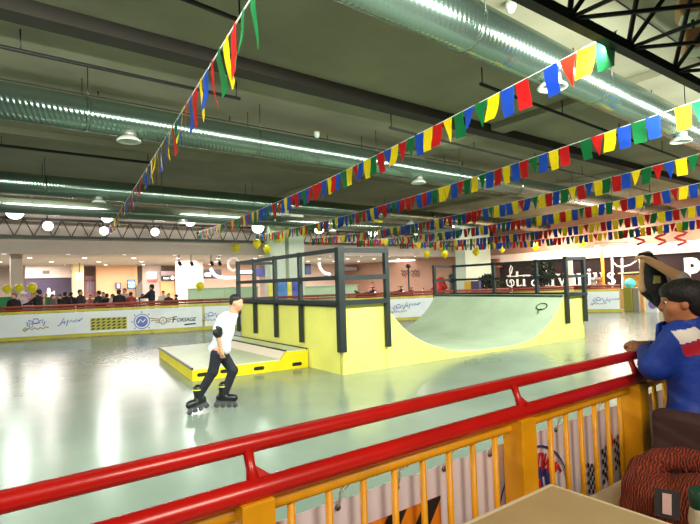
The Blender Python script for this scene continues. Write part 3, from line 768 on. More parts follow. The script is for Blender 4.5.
# ------------------------------------------------------------------ low fun box beside the ramp
L0 = on_z(192.5, 381.5, 0); L1 = on_z(159, 356.5, 0); R0 = Vector((5.095, 8.42, 0)); dY = (L1-L0); R1 = rp(-.03, (L1-A).dot(E2)-.05, 0)
HB, HL = .21, .35
fx = (R0-L0).normalized()
S0 = R0-fx*.46; S1 = R1-(R1-L1).normalized()*.46; F0 = S0-fx*.12; F1 = S1-fx*.12
box = thing('fun_box', (L0+R0+L1+R1)/4, 'low yellow skate box with pale top and raised ledge, behind the skater', 'skate box')
def up(p, z): return Vector((p.x, p.y, z))
MB().hexa([L0, R0, R1, L1, up(L0, HB-.02), up(R0, HB-.02), up(R1, HB-.02), up(L1, HB-.02)]).build('base', M_BOXY, box)
MB().hexa([up(L0, HB-.02), up(F0, HB-.02), up(F1, HB-.02), up(L1, HB-.02), up(L0, HB), up(F0, HB), up(F1, HB), up(L1, HB)]).build('top_sheet', M_BOXTOP, box)
MB().hexa([up(F0, HB-.02), up(R0, HB-.02), up(R1, HB-.02), up(F1, HB-.02), up(S0, HL-.015), up(R0, HL-.015), up(R1, HL-.015), up(S1, HL-.015)]).build('ledge', M_BOXY, box)
MB().hexa([up(S0, HL-.015), up(R0, HL-.015), up(R1, HL-.015), up(S1, HL-.015), up(S0, HL), up(R0, HL), up(R1, HL), up(S1, HL)]).build('ledge_top', M_BOXTOP, box)
sl = (up(S0, HL)-up(F0, HB)); nn = fx.cross(UP)
MB().hexa([up(F0, HB)+UP*.001-fx*.012, up(S0, HL)-fx*.012, up(S1, HL)-fx*.012, up(F1, HB)-fx*.012, up(F0, HB)-fx*.002, up(S0, HL)-fx*.002, up(S1, HL)-fx*.002, up(F1, HB)-fx*.002]).build('ledge_slope', mat('slope_pinkish', (226, 208, 184), .5), box)
MB().beam(up(S0, HL), up(S1, HL), .035, .035).build('edge_strip', M_STEEL, box)
MB().beam(up(R0-fx*.02, HL), up(R1-fx*.02, HL), .035, .035).build('edge_strip', M_STEEL, box)
MB().beam(up(L0, HB), up(L1, HB), .035, .035).build('edge_strip', M_STEEL, box)
pf = Plane((L0.x, L0.y), (R0.x, R0.y))
for px, py in ((203, 374.5), (226, 371), (259, 368.3), (297, 364)):
    u, z = pf.px(px, py); m = MB(); c = pf.at(u, z, .0)
    m.prism([(x, y) for x, y in arcpts(.07, 0, .032, -90, 90, 6)+arcpts(-.07, 0, .032, 90, 270, 6)], c, pf.d, UP, .006)
    m.build('hand_slot', M_BLACK, box)

# ------------------------------------------------------------------ near railing
YU, ZU, YL, ZL, YY, ZY = 1.5, 1.1, 1.452, .975, 1.5, .905
fence = thing('rink_railing', (2, 1.48, 0), 'red and yellow railing in the foreground with two red handrails', 'railing')
MB().tube([(x, YU+.012*math.cos((x-1.7)*.9), ZU) for x in [-1.5+i*.25 for i in range(33)]], .0285, 18).build('upper_handrail', M_RED, fence)
MB().tube([(x, YL+.008*math.cos((x-1.7)*.9), ZL) for x in [-1.5+i*.25 for i in range(33)]], .034, 18).build('lower_handrail', M_RED, fence)
MB().tube([(-1.5, YY, ZY), (6.5, YY, ZY)], .025, 14).build('top_rail', M_YEL, fence)
MB().tube([(-1.5, YY, .12), (6.5, YY, .12)], .021, 12).build('bottom_rail', M_YEL, fence)
PX = [-.62, .675, 2.03, 3.17, 4.4, 5.7]
for x in PX:
    MB().bbox((x, 1.475, .475), (.11, .11, .95), .006).build('post', M_YEL, fence)
    MB().tube([(x, YL, ZL), (x, (YL+YU)/2, (ZL+ZU)/2), (x, YU, ZU)], [.026, .0155, .018], 12).build('handrail_stub', M_RED, fence)
    MB().prism([(-.0, 0), (.055, 0), (0, .045)], (x+.012, YL+.018, ZL+.022), (1, 0, 0), (0, .3, .95), .014).build('stub_gusset', M_RED, fence)
bx = []
for a, b in zip(PX[:-1], PX[1:]):
    n = round((b-a)/.147)-1
    for i in range(1, n+1): bx.append(a+(b-a)*i/(n+1))
for x in bx:
    MB().tube([(x, YY, .12), (x, YY, ZY)], .0135, 10).build('baluster', M_YEL, fence)
# vinyl banner tied behind the railing
YB = 1.565
nb = thing('banner', (1.9, YB, .1), 'white vinyl banner tied behind the yellow balusters in the foreground', 'banner')
m = MB(); N = 60; vs = []; fs = []
for i in range(N+1):
    x = -.75+4.6*i/N; w = .0035*math.sin(x*5.1)+.001*math.sin(x*13)
    zt = .803+.003*math.cos(x*2*PI/.33)
    vs += [(x, YB+w, .1), (x, YB+w*.5, .5), (x, YB+w*.2, zt), (x, YB+w*.2+.003, zt), (x, YB+w*.5+.003, .5), (x, YB+w+.003, .1)]
for i in range(N):
    for j in range(6):
        a = i*6+j; b = i*6+(j+1) % 6; fs.append((a, b, b+6, a+6))
fs += [tuple(range(6)), tuple(N*6+5-k for k in range(6))]
m.add(vs, fs, 0, False).build('banner_sheet', mat('vinyl_lilac_white', (226, 214, 222), .5, noise=.04, nscale=2), nb)
UX = Vector((1, 0, 0)); OB = Vector((0, YB-.008, 0)); KB = UX.cross(UP)
M_EYE = mat('eyelet_metal', (120, 116, 110), .35, .9); M_TIE = mat('tie_string', (232, 232, 226), .7)
for px, py in ((337, 507), (396, 487), (443.5, 468.5), (489, 454), (555, 429.5), (595, 416)):
    p = on_y(px, py, YB)
    mm = MB()
    mm.lathe((p.x, YB+.001, p.z), [(.006, -.004), (.011, -.006), (.011, .01), (.006, .01)], 12, axis=(0, -1, 0)); mm.build('eyelet', M_EYE, nb)
    dz = ZY-p.z
    mm = MB()
    for sx in (-.006, .012):
        mm.tube([(p.x, YB-.01, p.z), (p.x+sx, YB-.025, p.z+dz*.5), (p.x+sx*1.5, YY-.024, ZY), (p.x+sx, YY, ZY+.026), (p.x+sx*.5, YY+.026, ZY), (p.x, YB-.008, p.z)], .0022, 5)
    mm.build('tie_string', M_TIE, nb)
# hazard stripes print
x0, x1, z0, z1 = 1.1, 1.575, .2, .685
m = MB(); flatpoly(m, [(x0, z0), (x1, z0), (x1, z1), (x0, z1)], OB, UX, UP, 0, .002); m.build('stripe_panel_print', M_ORANGE, nb)
m = MB(); w = .1
for k in range(-6, 6):
    xa = x0+k*w*2+.02
    # diagonal stripe clipped to the panel
    pts = []
    for zz, sgn in ((z0, 1), (z1, 1)): pts.append((xa+(zz-z0)*.75, zz))
    pts += [(xa+w+(z1-z0)*.75, z1), (xa+w, z0)]
    cl = []
    def clip(poly, f):
        out = []
        for i in range(len(poly)):
            a, b = poly[i], poly[(i+1) % len(poly)]; fa, fb = f(a), f(b)
            if fa >= 0: out.append(a)
            if fa*fb < 0:
                tt = fa/(fa-fb); out.append((a[0]+(b[0]-a[0])*tt, a[1]+(b[1]-a[1])*tt))
        return out
    cl = clip(pts, lambda p: p[0]-x0); cl = clip(cl, lambda p: x1-p[0]) if cl else cl
    if len(cl) >= 3: flatpoly(m, cl[::-1], OB, UX, UP, 0, .004)
m.build('black_stripe_print', M_LOGOK, nb)
# round emblem print
cx, cz = 2.25, .44; o = Vector((cx, YB-.008, cz))
m = MB(); stroke(m, arcpts(0, 0, .3, 0, 360, 48), o, UX, UP, .011, 0, .003); m.build('emblem_ring_print', M_NAVY, nb)
m = MB(); flatpoly(m, arcpts(0, .01, .19, 0, 352, 44), o, UX, UP, 0, .003); m.build('emblem_disc_print', M_NAVY, nb)
m = MB()
for ch, a in zip('ЛИНГ', (78, 63, 48, 34)):
    c = o+UX*(.225*math.cos(math.radians(a)))+UP*(.225*math.sin(math.radians(a)))
    put_text(m, ch, c, UX, UP, .052, .085, 0, 0, .02, math.radians(a-90), .003)
m.build('lettering', M_LOGOR, nb)
m = MB()
for k in range(5):
    stroke(m, [(-.08+k*.035, -.12), (-.085+k*.035, -.03), (-.06+k*.035, .05), (-.075+k*.035, .14)], o, UX, UP, .017, 1 if k % 2 else 0, .005)
m.build('emblem_stripes_print', [M_WHITE, M_LOGOR], nb)
m = MB()
stroke(m, [(-.29, -.08), (-.26, -.02), (-.25, -.1)], o, UX, UP, .02, 0, .004); stroke(m, [(.24, -.06), (.255, .0), (.275, -.05)], o, UX, UP, .02, 0, .004)
m.build('emblem_star_print', M_LOGOR, nb)
# chequered flags print
for (cx, cz, sx, tilt) in ((2.79, .45, .02, -.3), (2.96, .5, .024, .25), (3.1, .54, .022, .35)):
    m = MB()
    for i in range(5):
        for j in range(7):
            if (i+j) % 2: continue
            q = [(cx+(i-2.5)*sx, cz+(j-3.5)*sx*1.2+(i-2.5)*sx*tilt), (cx+(i-1.5)*sx, cz+(j-3.5)*sx*1.2+(i-1.5)*sx*tilt), (cx+(i-1.5)*sx, cz+(j-2.5)*sx*1.2+(i-1.5)*sx*tilt), (cx+(i-2.5)*sx, cz+(j-2.5)*sx*1.2+(i-2.5)*sx*tilt)]
            flatpoly(m, q, OB, UX, UP, 0, .003)
    m.build('chequered_flag_print', M_LOGOK, nb)
m = MB(); stroke(m, [(2.98, .62), (3.0, .68), (3.03, .6), (2.99, .57)], OB, UX, UP, .03, 0, .004); m.build('red_print', M_LOGOR, nb)

# ------------------------------------------------------------------ cafe table, bench, bundle, bottle
M_TTOP = mat('table_laminate', (192, 168, 120), .38, noise=.06, nscale=4); M_TEDGE = mat('table_edge', (226, 212, 178), .4); M_TLEG = mat('table_leg', (60, 56, 52), .4, .6)
tb = thing('cafe_table', (1.515, .86, 0), 'beige square cafe table top with a pale edge at the bottom of the picture', 'table')
MB().bbox((1.515, .86, .73), (.75, .75, .04), .006).build('tabletop', M_TEDGE, tb)
MB().box((1.515, .86, .7505), (.7, .7, .004)).build('laminate_sheet', M_TTOP, tb)
MB().lathe((1.515, .86, 0), [(.22, 0), (.22, .015), (.05, .035), (.035, .06), (.035, .7), (.12, .71)], 24).build('pedestal', M_TLEG, tb)
M_SOFA = mat('bench_brown_upholstery', (74, 46, 44), .75, bump=.15, bscale=60, noise=.1, nscale=5); M_CREAM = mat('bench_cream', (214, 200, 158), .5)
bn = thing('bench', (2.5, .75, 0), 'dark brown upholstered bench with a cream seat beside the railing', 'bench')
MB().bbox((2.46, .8, .47), (.72, 1.18, .06), .015).build('seat', M_CREAM, bn)
MB().bbox((2.87, .66, .56), (.12, 1.16, .66), .03).build('backrest', M_SOFA, bn)
MB().bbox((2.47, .8, .22), (.6, 1.06, .44), .01).build('plinth', M_SOFA, bn)
def stripes_mat():
    m = bpy.data.materials.new('striped_knit'); m.use_nodes = True; nt = m.node_tree; b = nt.nodes['Principled BSDF']; b.inputs['Roughness'].default_value = .85
    tc = nt.nodes.new('ShaderNodeTexCoord'); w = nt.nodes.new('ShaderNodeTexWave'); w.bands_direction = 'Y'; w.inputs['Scale'].default_value = 26; w.inputs['Distortion'].default_value = 7; w.inputs['Detail'].default_value = 2; w.inputs['Detail Scale'].default_value = 1.4
    nt.links.new(tc.outputs['Object'], w.inputs['Vector'])
    r = nt.nodes.new('ShaderNodeValToRGB'); e = r.color_ramp.elements
    e[0].position = .06; e[0].color = lin((78, 30, 20)); e[1].position = .5; e[1].color = lin((112, 42, 22)); n = e.new(.85); n.color = lin((150, 56, 24)); n = e.new(.22); n.color = lin((88, 34, 20))
    nt.links.new(w.outputs['Fac'], r.inputs['Fac']); nt.links.new(r.outputs['Color'], b.inputs['Base Color'])
    bp = nt.nodes.new('ShaderNodeBump'); bp.inputs['Strength'].default_value = .6; bp.inputs['Distance'].default_value = .01
    nt.links.new(w.outputs['Fac'], bp.inputs['Height']); nt.links.new(bp.outputs['Normal'], b.inputs['Normal'])
    return m
M_KNIT = stripes_mat()
sc = thing('knitted_scarf', (2.5, .95, .5), 'orange and black striped knitted bundle with a sewn label, lying on the bench', 'scarf')
pr = [ell((0, -.02, .09), (.19, .27, .1), .04), ell((-.02, -.08, .14), (.13, .17, .095), .02), ell((-.06, .14, .1), (.11, .1, .1), .02), ell((.1, -.28, .09), (.1, .12, .09), .03)]
ring = [(-.09, .2, .13), (-.03, .19, .2), (.03, .14, .235), (.08, .06, .25), (.11, -.04, .25), (.12, -.14, .23), (.11, -.24, .2), (.06, -.33, .14)]
for a, b in zip(ring[:-1], ring[1:]): pr.append(cap(a, b, .05, k=.015))
pr += [cap((.12, -.22, .2), (.16, -.34, .1), .07, .06), cap((-.02, .18, .14), (-.12, .2, .05), .07, .05)]
body('scarf_body', pr, .014, M_KNIT, sc)
lb = MB().prism([(-.045, -.055), (.045, -.055), (.045, .055), (-.045, .055)], (2.30, .965, .64), (.3, -.95, 0), (.35, .1, .93), .01).build('sewn_label', mat('label_dark', (40, 34, 34), .7), sc)
MB().prism([(-.016, -.04), (.016, -.04), (.016, .04), (-.016, .04)], (2.294, .963, .642), (.3, -.95, 0), (.35, .1, .93), .012).build('label_patch', mat('label_pink', (206, 170, 164), .7), lb)
pb = on_z(699, 489, .78)
bt = thing('drink_bottle', (pb.x, pb.y, .5), 'pale bottle with dark green cap at the right edge of the bench', 'bottle')
MB().lathe((pb.x, pb.y, .5), [(.036, 0), (.04, .01), (.04, .17), (.036, .2), (.032, .215)], 20).build('bottle_body', mat('bottle_cream', (196, 180, 150), .4), bt)
MB().lathe((pb.x, pb.y, .5), [(.041, .08), (.0415, .08), (.0415, .15), (.041, .15)], 20).build('bottle_band', mat('band_red', (150, 44, 40), .5), bt)
MB().lathe((pb.x, pb.y, .712), [(.034, 0), (.036, .004), (.036, .062), (.03, .07), (0, .072)], 20).build('bottle_cap', mat('cap_green', (18, 66, 44), .45), bt)

# ------------------------------------------------------------------ people
RZ = YAW-PI/2
class Fig:        # local x = to the viewer's right, y = away from the viewer, z up
    def __init__(s, root, d): s.M = wmat(root).inverted(); s.d = d
    def __call__(s, px, py, y=0): return np.array(s.M @ on_d(px, py, s.d+y))
def V3(*a): return np.array(a, float)
def head_frame(c, ang, tilt=0, scale=1.0):
    """c = head centre, ang = facing direction in local xy, tilt = nod down"""
    f = V3(math.cos(ang)*math.cos(tilt), math.sin(ang)*math.cos(tilt), -math.sin(tilt)); l = V3(-math.sin(ang), math.cos(ang), 0); u = np.cross(f, l)
    Rm = np.stack([f, l, u], 1)
    H = lambda a, b, cc: c+scale*(f*a+l*b+u*cc)
    return H, Rm
def head_prims(c, ang, tilt, S, t=0):
    H, Rm = head_frame(c, ang, tilt, S); R3 = lambda a, b, cc: (a*S, b*S, cc*S)
    pr = [ell(H(-.008, 0, .022), R3(.094, .077, .096), .02*S, t, Rm), ell(H(.03, 0, -.05), R3(.068, .06, .075), .03*S, t, Rm), ell(H(.07, 0, -.098), R3(.026, .03, .024), .03*S, t, Rm),
          cap(H(.086, 0, .012), H(.107, 0, -.024), .009*S, .0135*S, .014*S, t), ell(H(.1, 0, -.03), R3(.012, .019, .01), .008*S, t, Rm),
          ell(H(.086, 0, -.06), R3(.014, .026, .007), .008*S, t, Rm), ell(H(.083, 0, -.073), R3(.014, .022, .008), .008*S, t, Rm),
          ell(H(.075, 0, .03), R3(.02, .055, .014), .02*S, t, Rm)]
    for sgn in (-1, 1):
        pr += [ell(H(.055, sgn*.045, -.035), R3(.03, .024, .03), .025*S, t, Rm), ell(H(-.008, sgn*.077, -.012), R3(.021, .011, .033), .008*S, t, Rm)]
    pr.append(cap(H(-.022, 0, -.06), H(-.035, 0, -.165), .05*S, .055*S, .03*S, t))
    return pr, H, Rm
def eyes(H, S, root):
    for sgn in (-1, 1):
        c = H(.0765, sgn*.031, .004)
        m = MB(); m.ball(tuple(c), .0125*S, 12, 8); m.build('eye', mat('eye_white', (225, 220, 212), .3), root, world=False)
        c2 = H(.0855, sgn*.0325, .003); m = MB(); m.ball(tuple(c2), .0075*S, 10, 6); m.build('iris', mat('iris_dark', (28, 18, 14), .3), root, world=False)
def hand_prims(wrist, fdir, pdir, S, curl=.5, t=0, thumb=1):
    """wrist point, direction of fingers, palm normal; five fingers of unequal length"""
    f = fdir/np.linalg.norm(fdir); n = pdir-f*(pdir@f); n /= np.linalg.norm(n); sd = np.cross(n, f)*thumb
    pr = [cap(wrist, wrist+f*.03*S, .023*S, .028*S, .015*S, t), ell(wrist+f*.055*S, (.042*S, .036*S, .017*S), .012*S, t, np.stack([f, sd, n], 1))]
    for i, (off, ln) in enumerate(((.03, .062), (.011, .072), (-.009, .068), (-.028, .052))):
        b = wrist+f*.085*S+sd*off*S
        k1 = b+(f*math.cos(curl*.7)+n*math.sin(curl*.7))*ln*.5*S
        k2 = k1+(f*math.cos(curl*1.7)+n*math.sin(curl*1.7))*ln*.32*S
        k3 = k2+(f*math.cos(curl*2.5)+n*math.sin(curl*2.5))*ln*.25*S
        pr += [cap(b-f*.02*S, k1, .0098*S, .0092*S, .005*S, t), cap(k1, k2, .0092*S, .0085*S, .004*S, t), cap(k2, k3, .0085*S, .0072*S, .004*S, t)]
    tb_ = wrist+f*.028*S+sd*.026*S; t1 = tb_+(f*.6+sd*.7+n*.25)*.04*S; t2 = t1+(f*.85+sd*.2+n*.4)*.032*S
    pr += [cap(tb_, t1, .0135*S, .011*S, .008*S, t), cap(t1, t2, .0105*S, .009*S, .004*S, t)]
    return pr

# --- skater
gp = on_z(211, 409.5, 0)
dS = (gp-CAMP).dot(_F)
sk = thing('person', gp, 'skater in white shirt and dark trousers on inline skates, striding across the rink', 'person', rz=RZ)
K = Fig(sk, dS)
def g(p, z): return np.array([p[0], p[1], z])
nc = K(236.5, 302.5, .0)
pr, H, Rm = head_prims(nc, .0, .22, .84)
hip = K(219.5, 351, 0); chest = K(226, 327, 0); shR = K(222, 320, -.15); shL = K(231, 320.5, .15)
elR = K(217.5, 333, -.2); wrR = K(221, 349, -.17); elL = K(228, 336, .2); wrL = K(226, 349, .17)
knB = K(213, 371.5, -.1); anB = K(198.5, 396, -.14); knF = K(233, 370.5, .08); anF = K(223.5, 396, .07)
hpB = K(217, 354, -.08); hpF = K(222, 354, .08)
bp_ = pr+[cap(K(234.5, 313, 0), K(231, 319, 0), .05, .06, .03), ell(chest, (.1, .15, .17), .05), ell(K(222.5, 340, 0), (.095, .13, .16), .05), ell(hip, (.1, .14, .1), .05),
      cap(shR, elR, .048, .038, .04), cap(elR, wrR, .037, .025, .02), cap(shL, elL, .048, .038, .04), cap(elL, wrL, .037, .025, .02),
      cap(hpB, knB, .068, .05, .04), cap(knB, anB, .048, .034, .03), cap(hpF, knF, .068, .05, .04), cap(knF, anF, .048, .034, .03)]
bp_ += hand_prims(wrR, V3(.12, .05, -1), V3(.3, 1, 0), .95, .55, 0, 1) + hand_prims(wrL, V3(-.1, .05, -1), V3(.3, -1, 0), .95, .55, 0, -1)
body('body', bp_, .0105, M_SKIN, sk)
eyes(H, .84, sk)
body('hair', [ell(H(-.024, 0, .055), (.082, .071, .062), .02, 0, Rm), ell(H(-.06, 0, .005), (.045, .062, .055), .02, 0, Rm)], .0095, M_HAIRD, sk)
M_SHIRT = mat('shirt_white', (226, 232, 238), .8, noise=.05, nscale=10, bump=.3, bscale=14)
body('shirt', [cap(K(233.5, 315, 0), K(231.5, 318, 0), .062, .075, .03), ell(chest, (.112, .155, .2), .06), ell(K(221.5, 341, 0), (.112, .148, .17), .06), cap(K(215, 348.5, 0), K(224.5, 348.5, 0), .088, .082, .05),
      cap(shR, K(218, 329, -.185), .07, .064, .05), cap(shL, K(229, 330, .185), .07, .064, .05)], .012, M_SHIRT, sk)
M_TROU = mat('trousers_black', (20, 22, 34), .8, noise=.2, nscale=12, bump=.3, bscale=20)
body('trousers', [ell(K(219.5, 354, 0), (.1, .135, .085), .05), cap(hpB, knB, .082, .062, .04), cap(knB, anB, .062, .052, .03), cap(hpF, knF, .082, .062, .04), cap(knF, anF, .062, .052, .03)], .012, M_TROU, sk)
body('elbow_pad', [cap(K(218.6, 328, -.195), K(218.2, 334.5, -.195), .055, .05, .02), ell(elR+V3(-.02, -.02, .01), (.035, .042, .045), .02)], .01, M_BLACK, sk)
def skate(an, fd, lift, root):
    """an ankle, fd toe direction (unit, horizontal-ish)"""
    fd = fd/np.linalg.norm(fd); upv = V3(0, 0, 1); upv = upv-fd*(fd@upv); upv /= np.linalg.norm(upv); sd = np.cross(upv, fd)
    sole = an-upv*.085
    rt = body('inline_skate', [cap(an+upv*.08, an-upv*.03, .062, .056, .03), cap(sole-fd*.055+upv*.02, sole+fd*.15+upv*.005, .045, .04, .03), ell(sole+fd*.1+upv*.02, (.07, .045, .035), .03)], .01, mat('skate_boot_black', (20, 20, 22), .35), root)
    m = MB(); a = sole-upv*.05; m.beam(a-fd*.1+upv*.02, a+fd*.17+upv*.02, .03, .05); m.build('skate_frame', mat('skate_frame_grey', (120, 120, 126), .35, .8), rt, world=False)
    for i in range(4):
        c = sole-upv*.078+fd*(-.095+.082*i); m = MB(); m.lathe(tuple(c-sd*.012), [(.012, 0), (.034, .002), (.038, .012), (.034, .022), (.012, .024)], 16, axis=tuple(sd)); m.build('wheel', mat('wheel_grey', (70, 70, 74), .5), rt, world=False)
    body('skate_cuff', [ell(an+upv*.08, (.066, .066, .02), .005)], .009, mat('cuff_neon', (206, 226, 60), .5), rt)
zf = .205
skate(g(anF, zf), V3(.98, -.05, 0), 0, sk)
skate(g(anB, zf+.012), V3(-.62, -.72, -.12), 0, sk)

# --- boy leaning on the railing
M_BLUE = mat('jacket_blue', (22, 62, 168), .6, noise=.12, nscale=8, bump=.5, bscale=11); M_JW = mat('jacket_white', (232, 226, 220), .65); M_JR = mat('jacket_red', (186, 28, 48), .65)
dB = 2.78
p = on_d(688, 340, dB)
boy = thing('person', (p.x, p.y, 0), 'boy in blue jacket with white and red bands, leaning on the red railing', 'person', rz=RZ)
K = Fig(boy, dB)
hc = K(680.5, 301.5, .0)
angB = PI-.42
SB = .93
pr, H, Rm = head_prims(hc, angB, .1, SB)
tc_ = K(694, 352, .03)
ft = V3(math.cos(PI-1.0), math.sin(PI-1.0), 0); lt = V3(-ft[1], ft[0], 0)   # torso facing, torso left (towards the viewer)
T = lambda a, b, zz: np.array([tc_[0], tc_[1], 0])+ft*a+lt*b+V3(0, 0, zz)
RT = np.stack([ft, lt, V3(0, 0, 1)], 1)
zs = K(690, 331.5, 0)[2]
sL, sR = T(-.0, .155, zs-.02), T(-.0, -.155, zs-.02)
eL = K(654, 366, .02); wL = K(646, 351, .27); eR = K(668, 362, .36); wR = K(649, 346, .34)
hL = K(639.5, 344, .31)
bb = pr+[cap(T(-.01, 0, zs+.06), T(0, 0, zs-.02), .055, .075, .03), ell(T(0, 0, zs-.16), (.1, .16, .2), .05, 0, RT), ell(T(0, 0, zs-.4), (.095, .14, .16), .05, 0, RT),
     cap(sL, eL, .045, .036, .03), cap(eL, wL, .036, .025, .02), cap(sR, eR, .045, .036, .03), cap(eR, wR, .036, .025, .02)]
for sgn in (-1, 1): bb += [cap(T(0, sgn*.08, zs-.5), T(.02, sgn*.085, .42), .08, .055, .03), cap(T(.02, sgn*.085, .42), T(0, sgn*.09, .09), .053, .036, .03), cap(T(0, sgn*.09, .05), T(.12, sgn*.1, .04), .035, .03, .02)]
bb += hand_prims(wL, hL-wL+V3(-.02, .02, .0), V3(.2, .3, -1), 1.0, .85, 0, -1) + hand_prims(wR, V3(-1, -.15, .25), V3(0, -.2, -1), 1.0, .8, 0, 1)
body('body', bb, .0065, M_SKIN2, boy)
eyes(H, SB, boy)
body('hair', [ell(H(-.022, 0, .05), (.109, .093, .08), .02, 0, Rm), ell(H(-.064, 0, .0), (.062, .086, .085), .03, 0, Rm), ell(H(.056, 0, .07), (.04, .07, .036), .02, 0, Rm),
      cap(H(-.01, .078, .03), H(.0, .079, .008), .014, .009, .01), cap(H(-.01, -.078, .03), H(.0, -.079, .008), .014, .009, .01), cap(H(-.08, .03, -.05), H(-.075, -.03, -.055), .03, .03, .03)], .0075, M_HAIRD, boy)
a_ = K(672, 331, -.1); b_ = K(700, 325.5, -.1); c_ = K(679, 344, -.1); d_ = K(700, 337, -.1); e_ = K(682, 357.5, -.1); f_ = K(700, 353, -.1)
def ln(p, q, x): return p[2]+(q[2]-p[2])*(x-p[0])/(q[0]-p[0])
yT = tc_[1]
def jcol(c):
    if (c-tc_)@ft > .07: return 0
    x, z = c[0], c[2]
    if x < a_[0]+(a_[2]-z)*.42: return 0
    if ln(c_, d_, x) < z < ln(a_, b_, x): return 1
    if ln(e_, f_, x) < z <= ln(c_, d_, x)-.003: return 2
    return 0
jac = [ell(T(0, 0, zs-.15), (.135, .19, .2), .06, 0, RT), ell(T(-.005, 0, zs-.36), (.135, .18, .24), .06, 0, RT), cap(T(-.0, .1, zs-.02), T(0, -.1, zs-.02), .075, .075, .05),
       cap(sL, eL, .085, .072, .05), cap(eL, wL+(eL-wL)*.12, .075, .055, .03), cap(sR, eR, .082, .07, .05), cap(eR, wR+(eR-wR)*.15, .07, .05, .03),
       cap(T(.0, .105, zs-.5), T(0, -.105, zs-.5), .125, .125, .05)]
body('jacket', jac, .0085, [M_BLUE, M_JW, M_JR], boy, jcol)
# stand-up collar: open band round the neck
m = MB(); vs = []; fs = []; NC = 22
for i in range(NC+1):
    a = math.radians(25+310*i/NC)
    fr = math.cos(a); fl = 1.0
    for rr, dz in ((.1, -.02), (.09, .08+.014*(1-fr)), (.08, .08+.014*(1-fr)), (.08, -.02)):
        fh = V3(math.cos(angB+.25), math.sin(angB+.25), 0); lh = V3(-fh[1], fh[0], 0); cb = K(682, 331, .0)
        q = cb+fh*(rr*1.1*fr+(.03*max(0, fr)**2))+lh*rr*1.05*math.sin(a)+V3(0, 0, dz*1.05-.03-.022*max(0, fr)); vs.append(tuple(q))
for i in range(NC):
    for j in range(4): fs.append((i*4+j, i*4+(j+1) % 4, (i+1)*4+(j+1) % 4, (i+1)*4+j))
fs += [(0, 1, 2, 3), (NC*4+3, NC*4+2, NC*4+1, NC*4)]
m.add(vs, fs, 0, False); m.build('collar', M_BLUE, boy, world=False)
body('trousers', [cap(T(0, .08, zs-.52), T(.02, .085, .42), .1, .075, .03), cap(T(.02, .085, .42), T(0, .09, .08), .073, .06, .03), cap(T(0, -.08, zs-.52), T(.02, -.085, .42), .1, .075, .03), cap(T(.02, -.085, .42), T(0, -.09, .08), .073, .06, .03)], .014, mat('trousers_navy', (26, 30, 52), .8), boy)
for sgn in (-1, 1): body('shoe', [cap(T(-.03, sgn*.09, .045), T(.13, sgn*.1, .04), .046, .042, .02)], .012, M_BLACK, boy)

# --- teenager beyond the railing pulling a dark sweater off
dT = 4.35
p = on_d(690, 320, dT)
tn = thing('person', (p.x, p.y, 0), 'person in black shirt with raised arms, standing behind the boy in blue', 'person', rz=RZ)
K = Fig(tn, dT)
hc = K(688, 299, .03)
pr, H, Rm = head_prims(hc, PI+.2, .15, .95)
hd1 = K(645, 258, -.12); el1 = K(680, 277.5, -.14); sh1 = K(700, 312, -.13); el2 = K(643.5, 288, .1); hd2 = K(643, 264, .05); sh2 = K(676, 312, .16)
zt = sh1[2]
c0 = K(690, 330, .02); T2 = lambda a, b, zz: V3(c0[0]+a, c0[1]+b, zz)
bb = pr+[cap(T2(0, 0, zt+.05), T2(0, 0, zt-.05), .055, .08, .03), ell(T2(0, 0, zt-.15), (.12, .17, .2), .05), ell(T2(0, 0, zt-.4), (.11, .15, .18), .05),
    cap(sh1, el1, .052, .046, .03), cap(el1, hd1+(el1-hd1)*.16, .046, .032, .02), cap(sh2, el2, .05, .038, .03), cap(el2, hd2, .038, .028, .02)]
for sgn in (-1, 1): bb += [cap(T2(0, sgn*.08, zt-.5), T2(-.02, sgn*.09, .44), .085, .058, .03), cap(T2(-.02, sgn*.09, .44), T2(0, sgn*.09, .07), .056, .038, .03), cap(T2(0, sgn*.09, .04), T2(-.13, sgn*.1, .035), .038, .032, .02)]
bb += hand_prims(hd1+(el1-hd1)*.16, hd1-el1, V3(-.3, .2, -1), .95, .9, 0, 1)+hand_prims(hd2, V3(.05, -.05, 1), V3(1, 0, .2), .95, .8, 0, 1)
body('body', bb, .011, mat('skin_tan', (196, 150, 104), .55, noise=.06, nscale=10), tn)
eyes(H, .95, tn)
body('hair', [ell(H(-.02, 0, .052), (.1, .09, .083), .02, 0, Rm), ell(H(-.06, 0, .0), (.055, .08, .07), .02, 0, Rm)], .012, M_HAIRD, tn)
M_BLK = mat('cloth_black', (22, 20, 22), .85, noise=.3, nscale=9, bump=.4, bscale=14)
body('shirt', [ell(T2(0, 0, zt-.13), (.14, .195, .2), .05), ell(T2(0, 0, zt-.36), (.135, .18, .24), .05), cap(sh1, el1+(sh1-el1)*.12, .085, .07, .05), cap(sh2, el2+(sh2-el2)*.1, .08, .055, .05)], .013, M_BLK, tn)
body('sleeve_hem', [cap(el1+(sh1-el1)*.12, el1+(sh1-el1)*.06, .071, .07, .01)], .01, mat('hem_grey', (150, 146, 140), .8), tn)
body('trousers', [cap(T2(0, .08, zt-.5), T2(-.02, .09, .44), .1, .075, .03), cap(T2(-.02, .09, .44), T2(0, .09, .08), .073, .06, .03), cap(T2(0, -.08, zt-.5), T2(-.02, -.09, .44), .1, .075, .03), cap(T2(-.02, -.09, .44), T2(0, -.09, .08), .073, .06, .03)], .016, mat('trousers_grey', (50, 52, 60), .8), tn)
sw = thing('sweater', tuple(wmat(tn) @ Vector(K(653, 300, -.03))), 'black sweater hanging from the raised hands behind the boy', 'sweater', rz=RZ)
Kw = Fig(sw, dT)
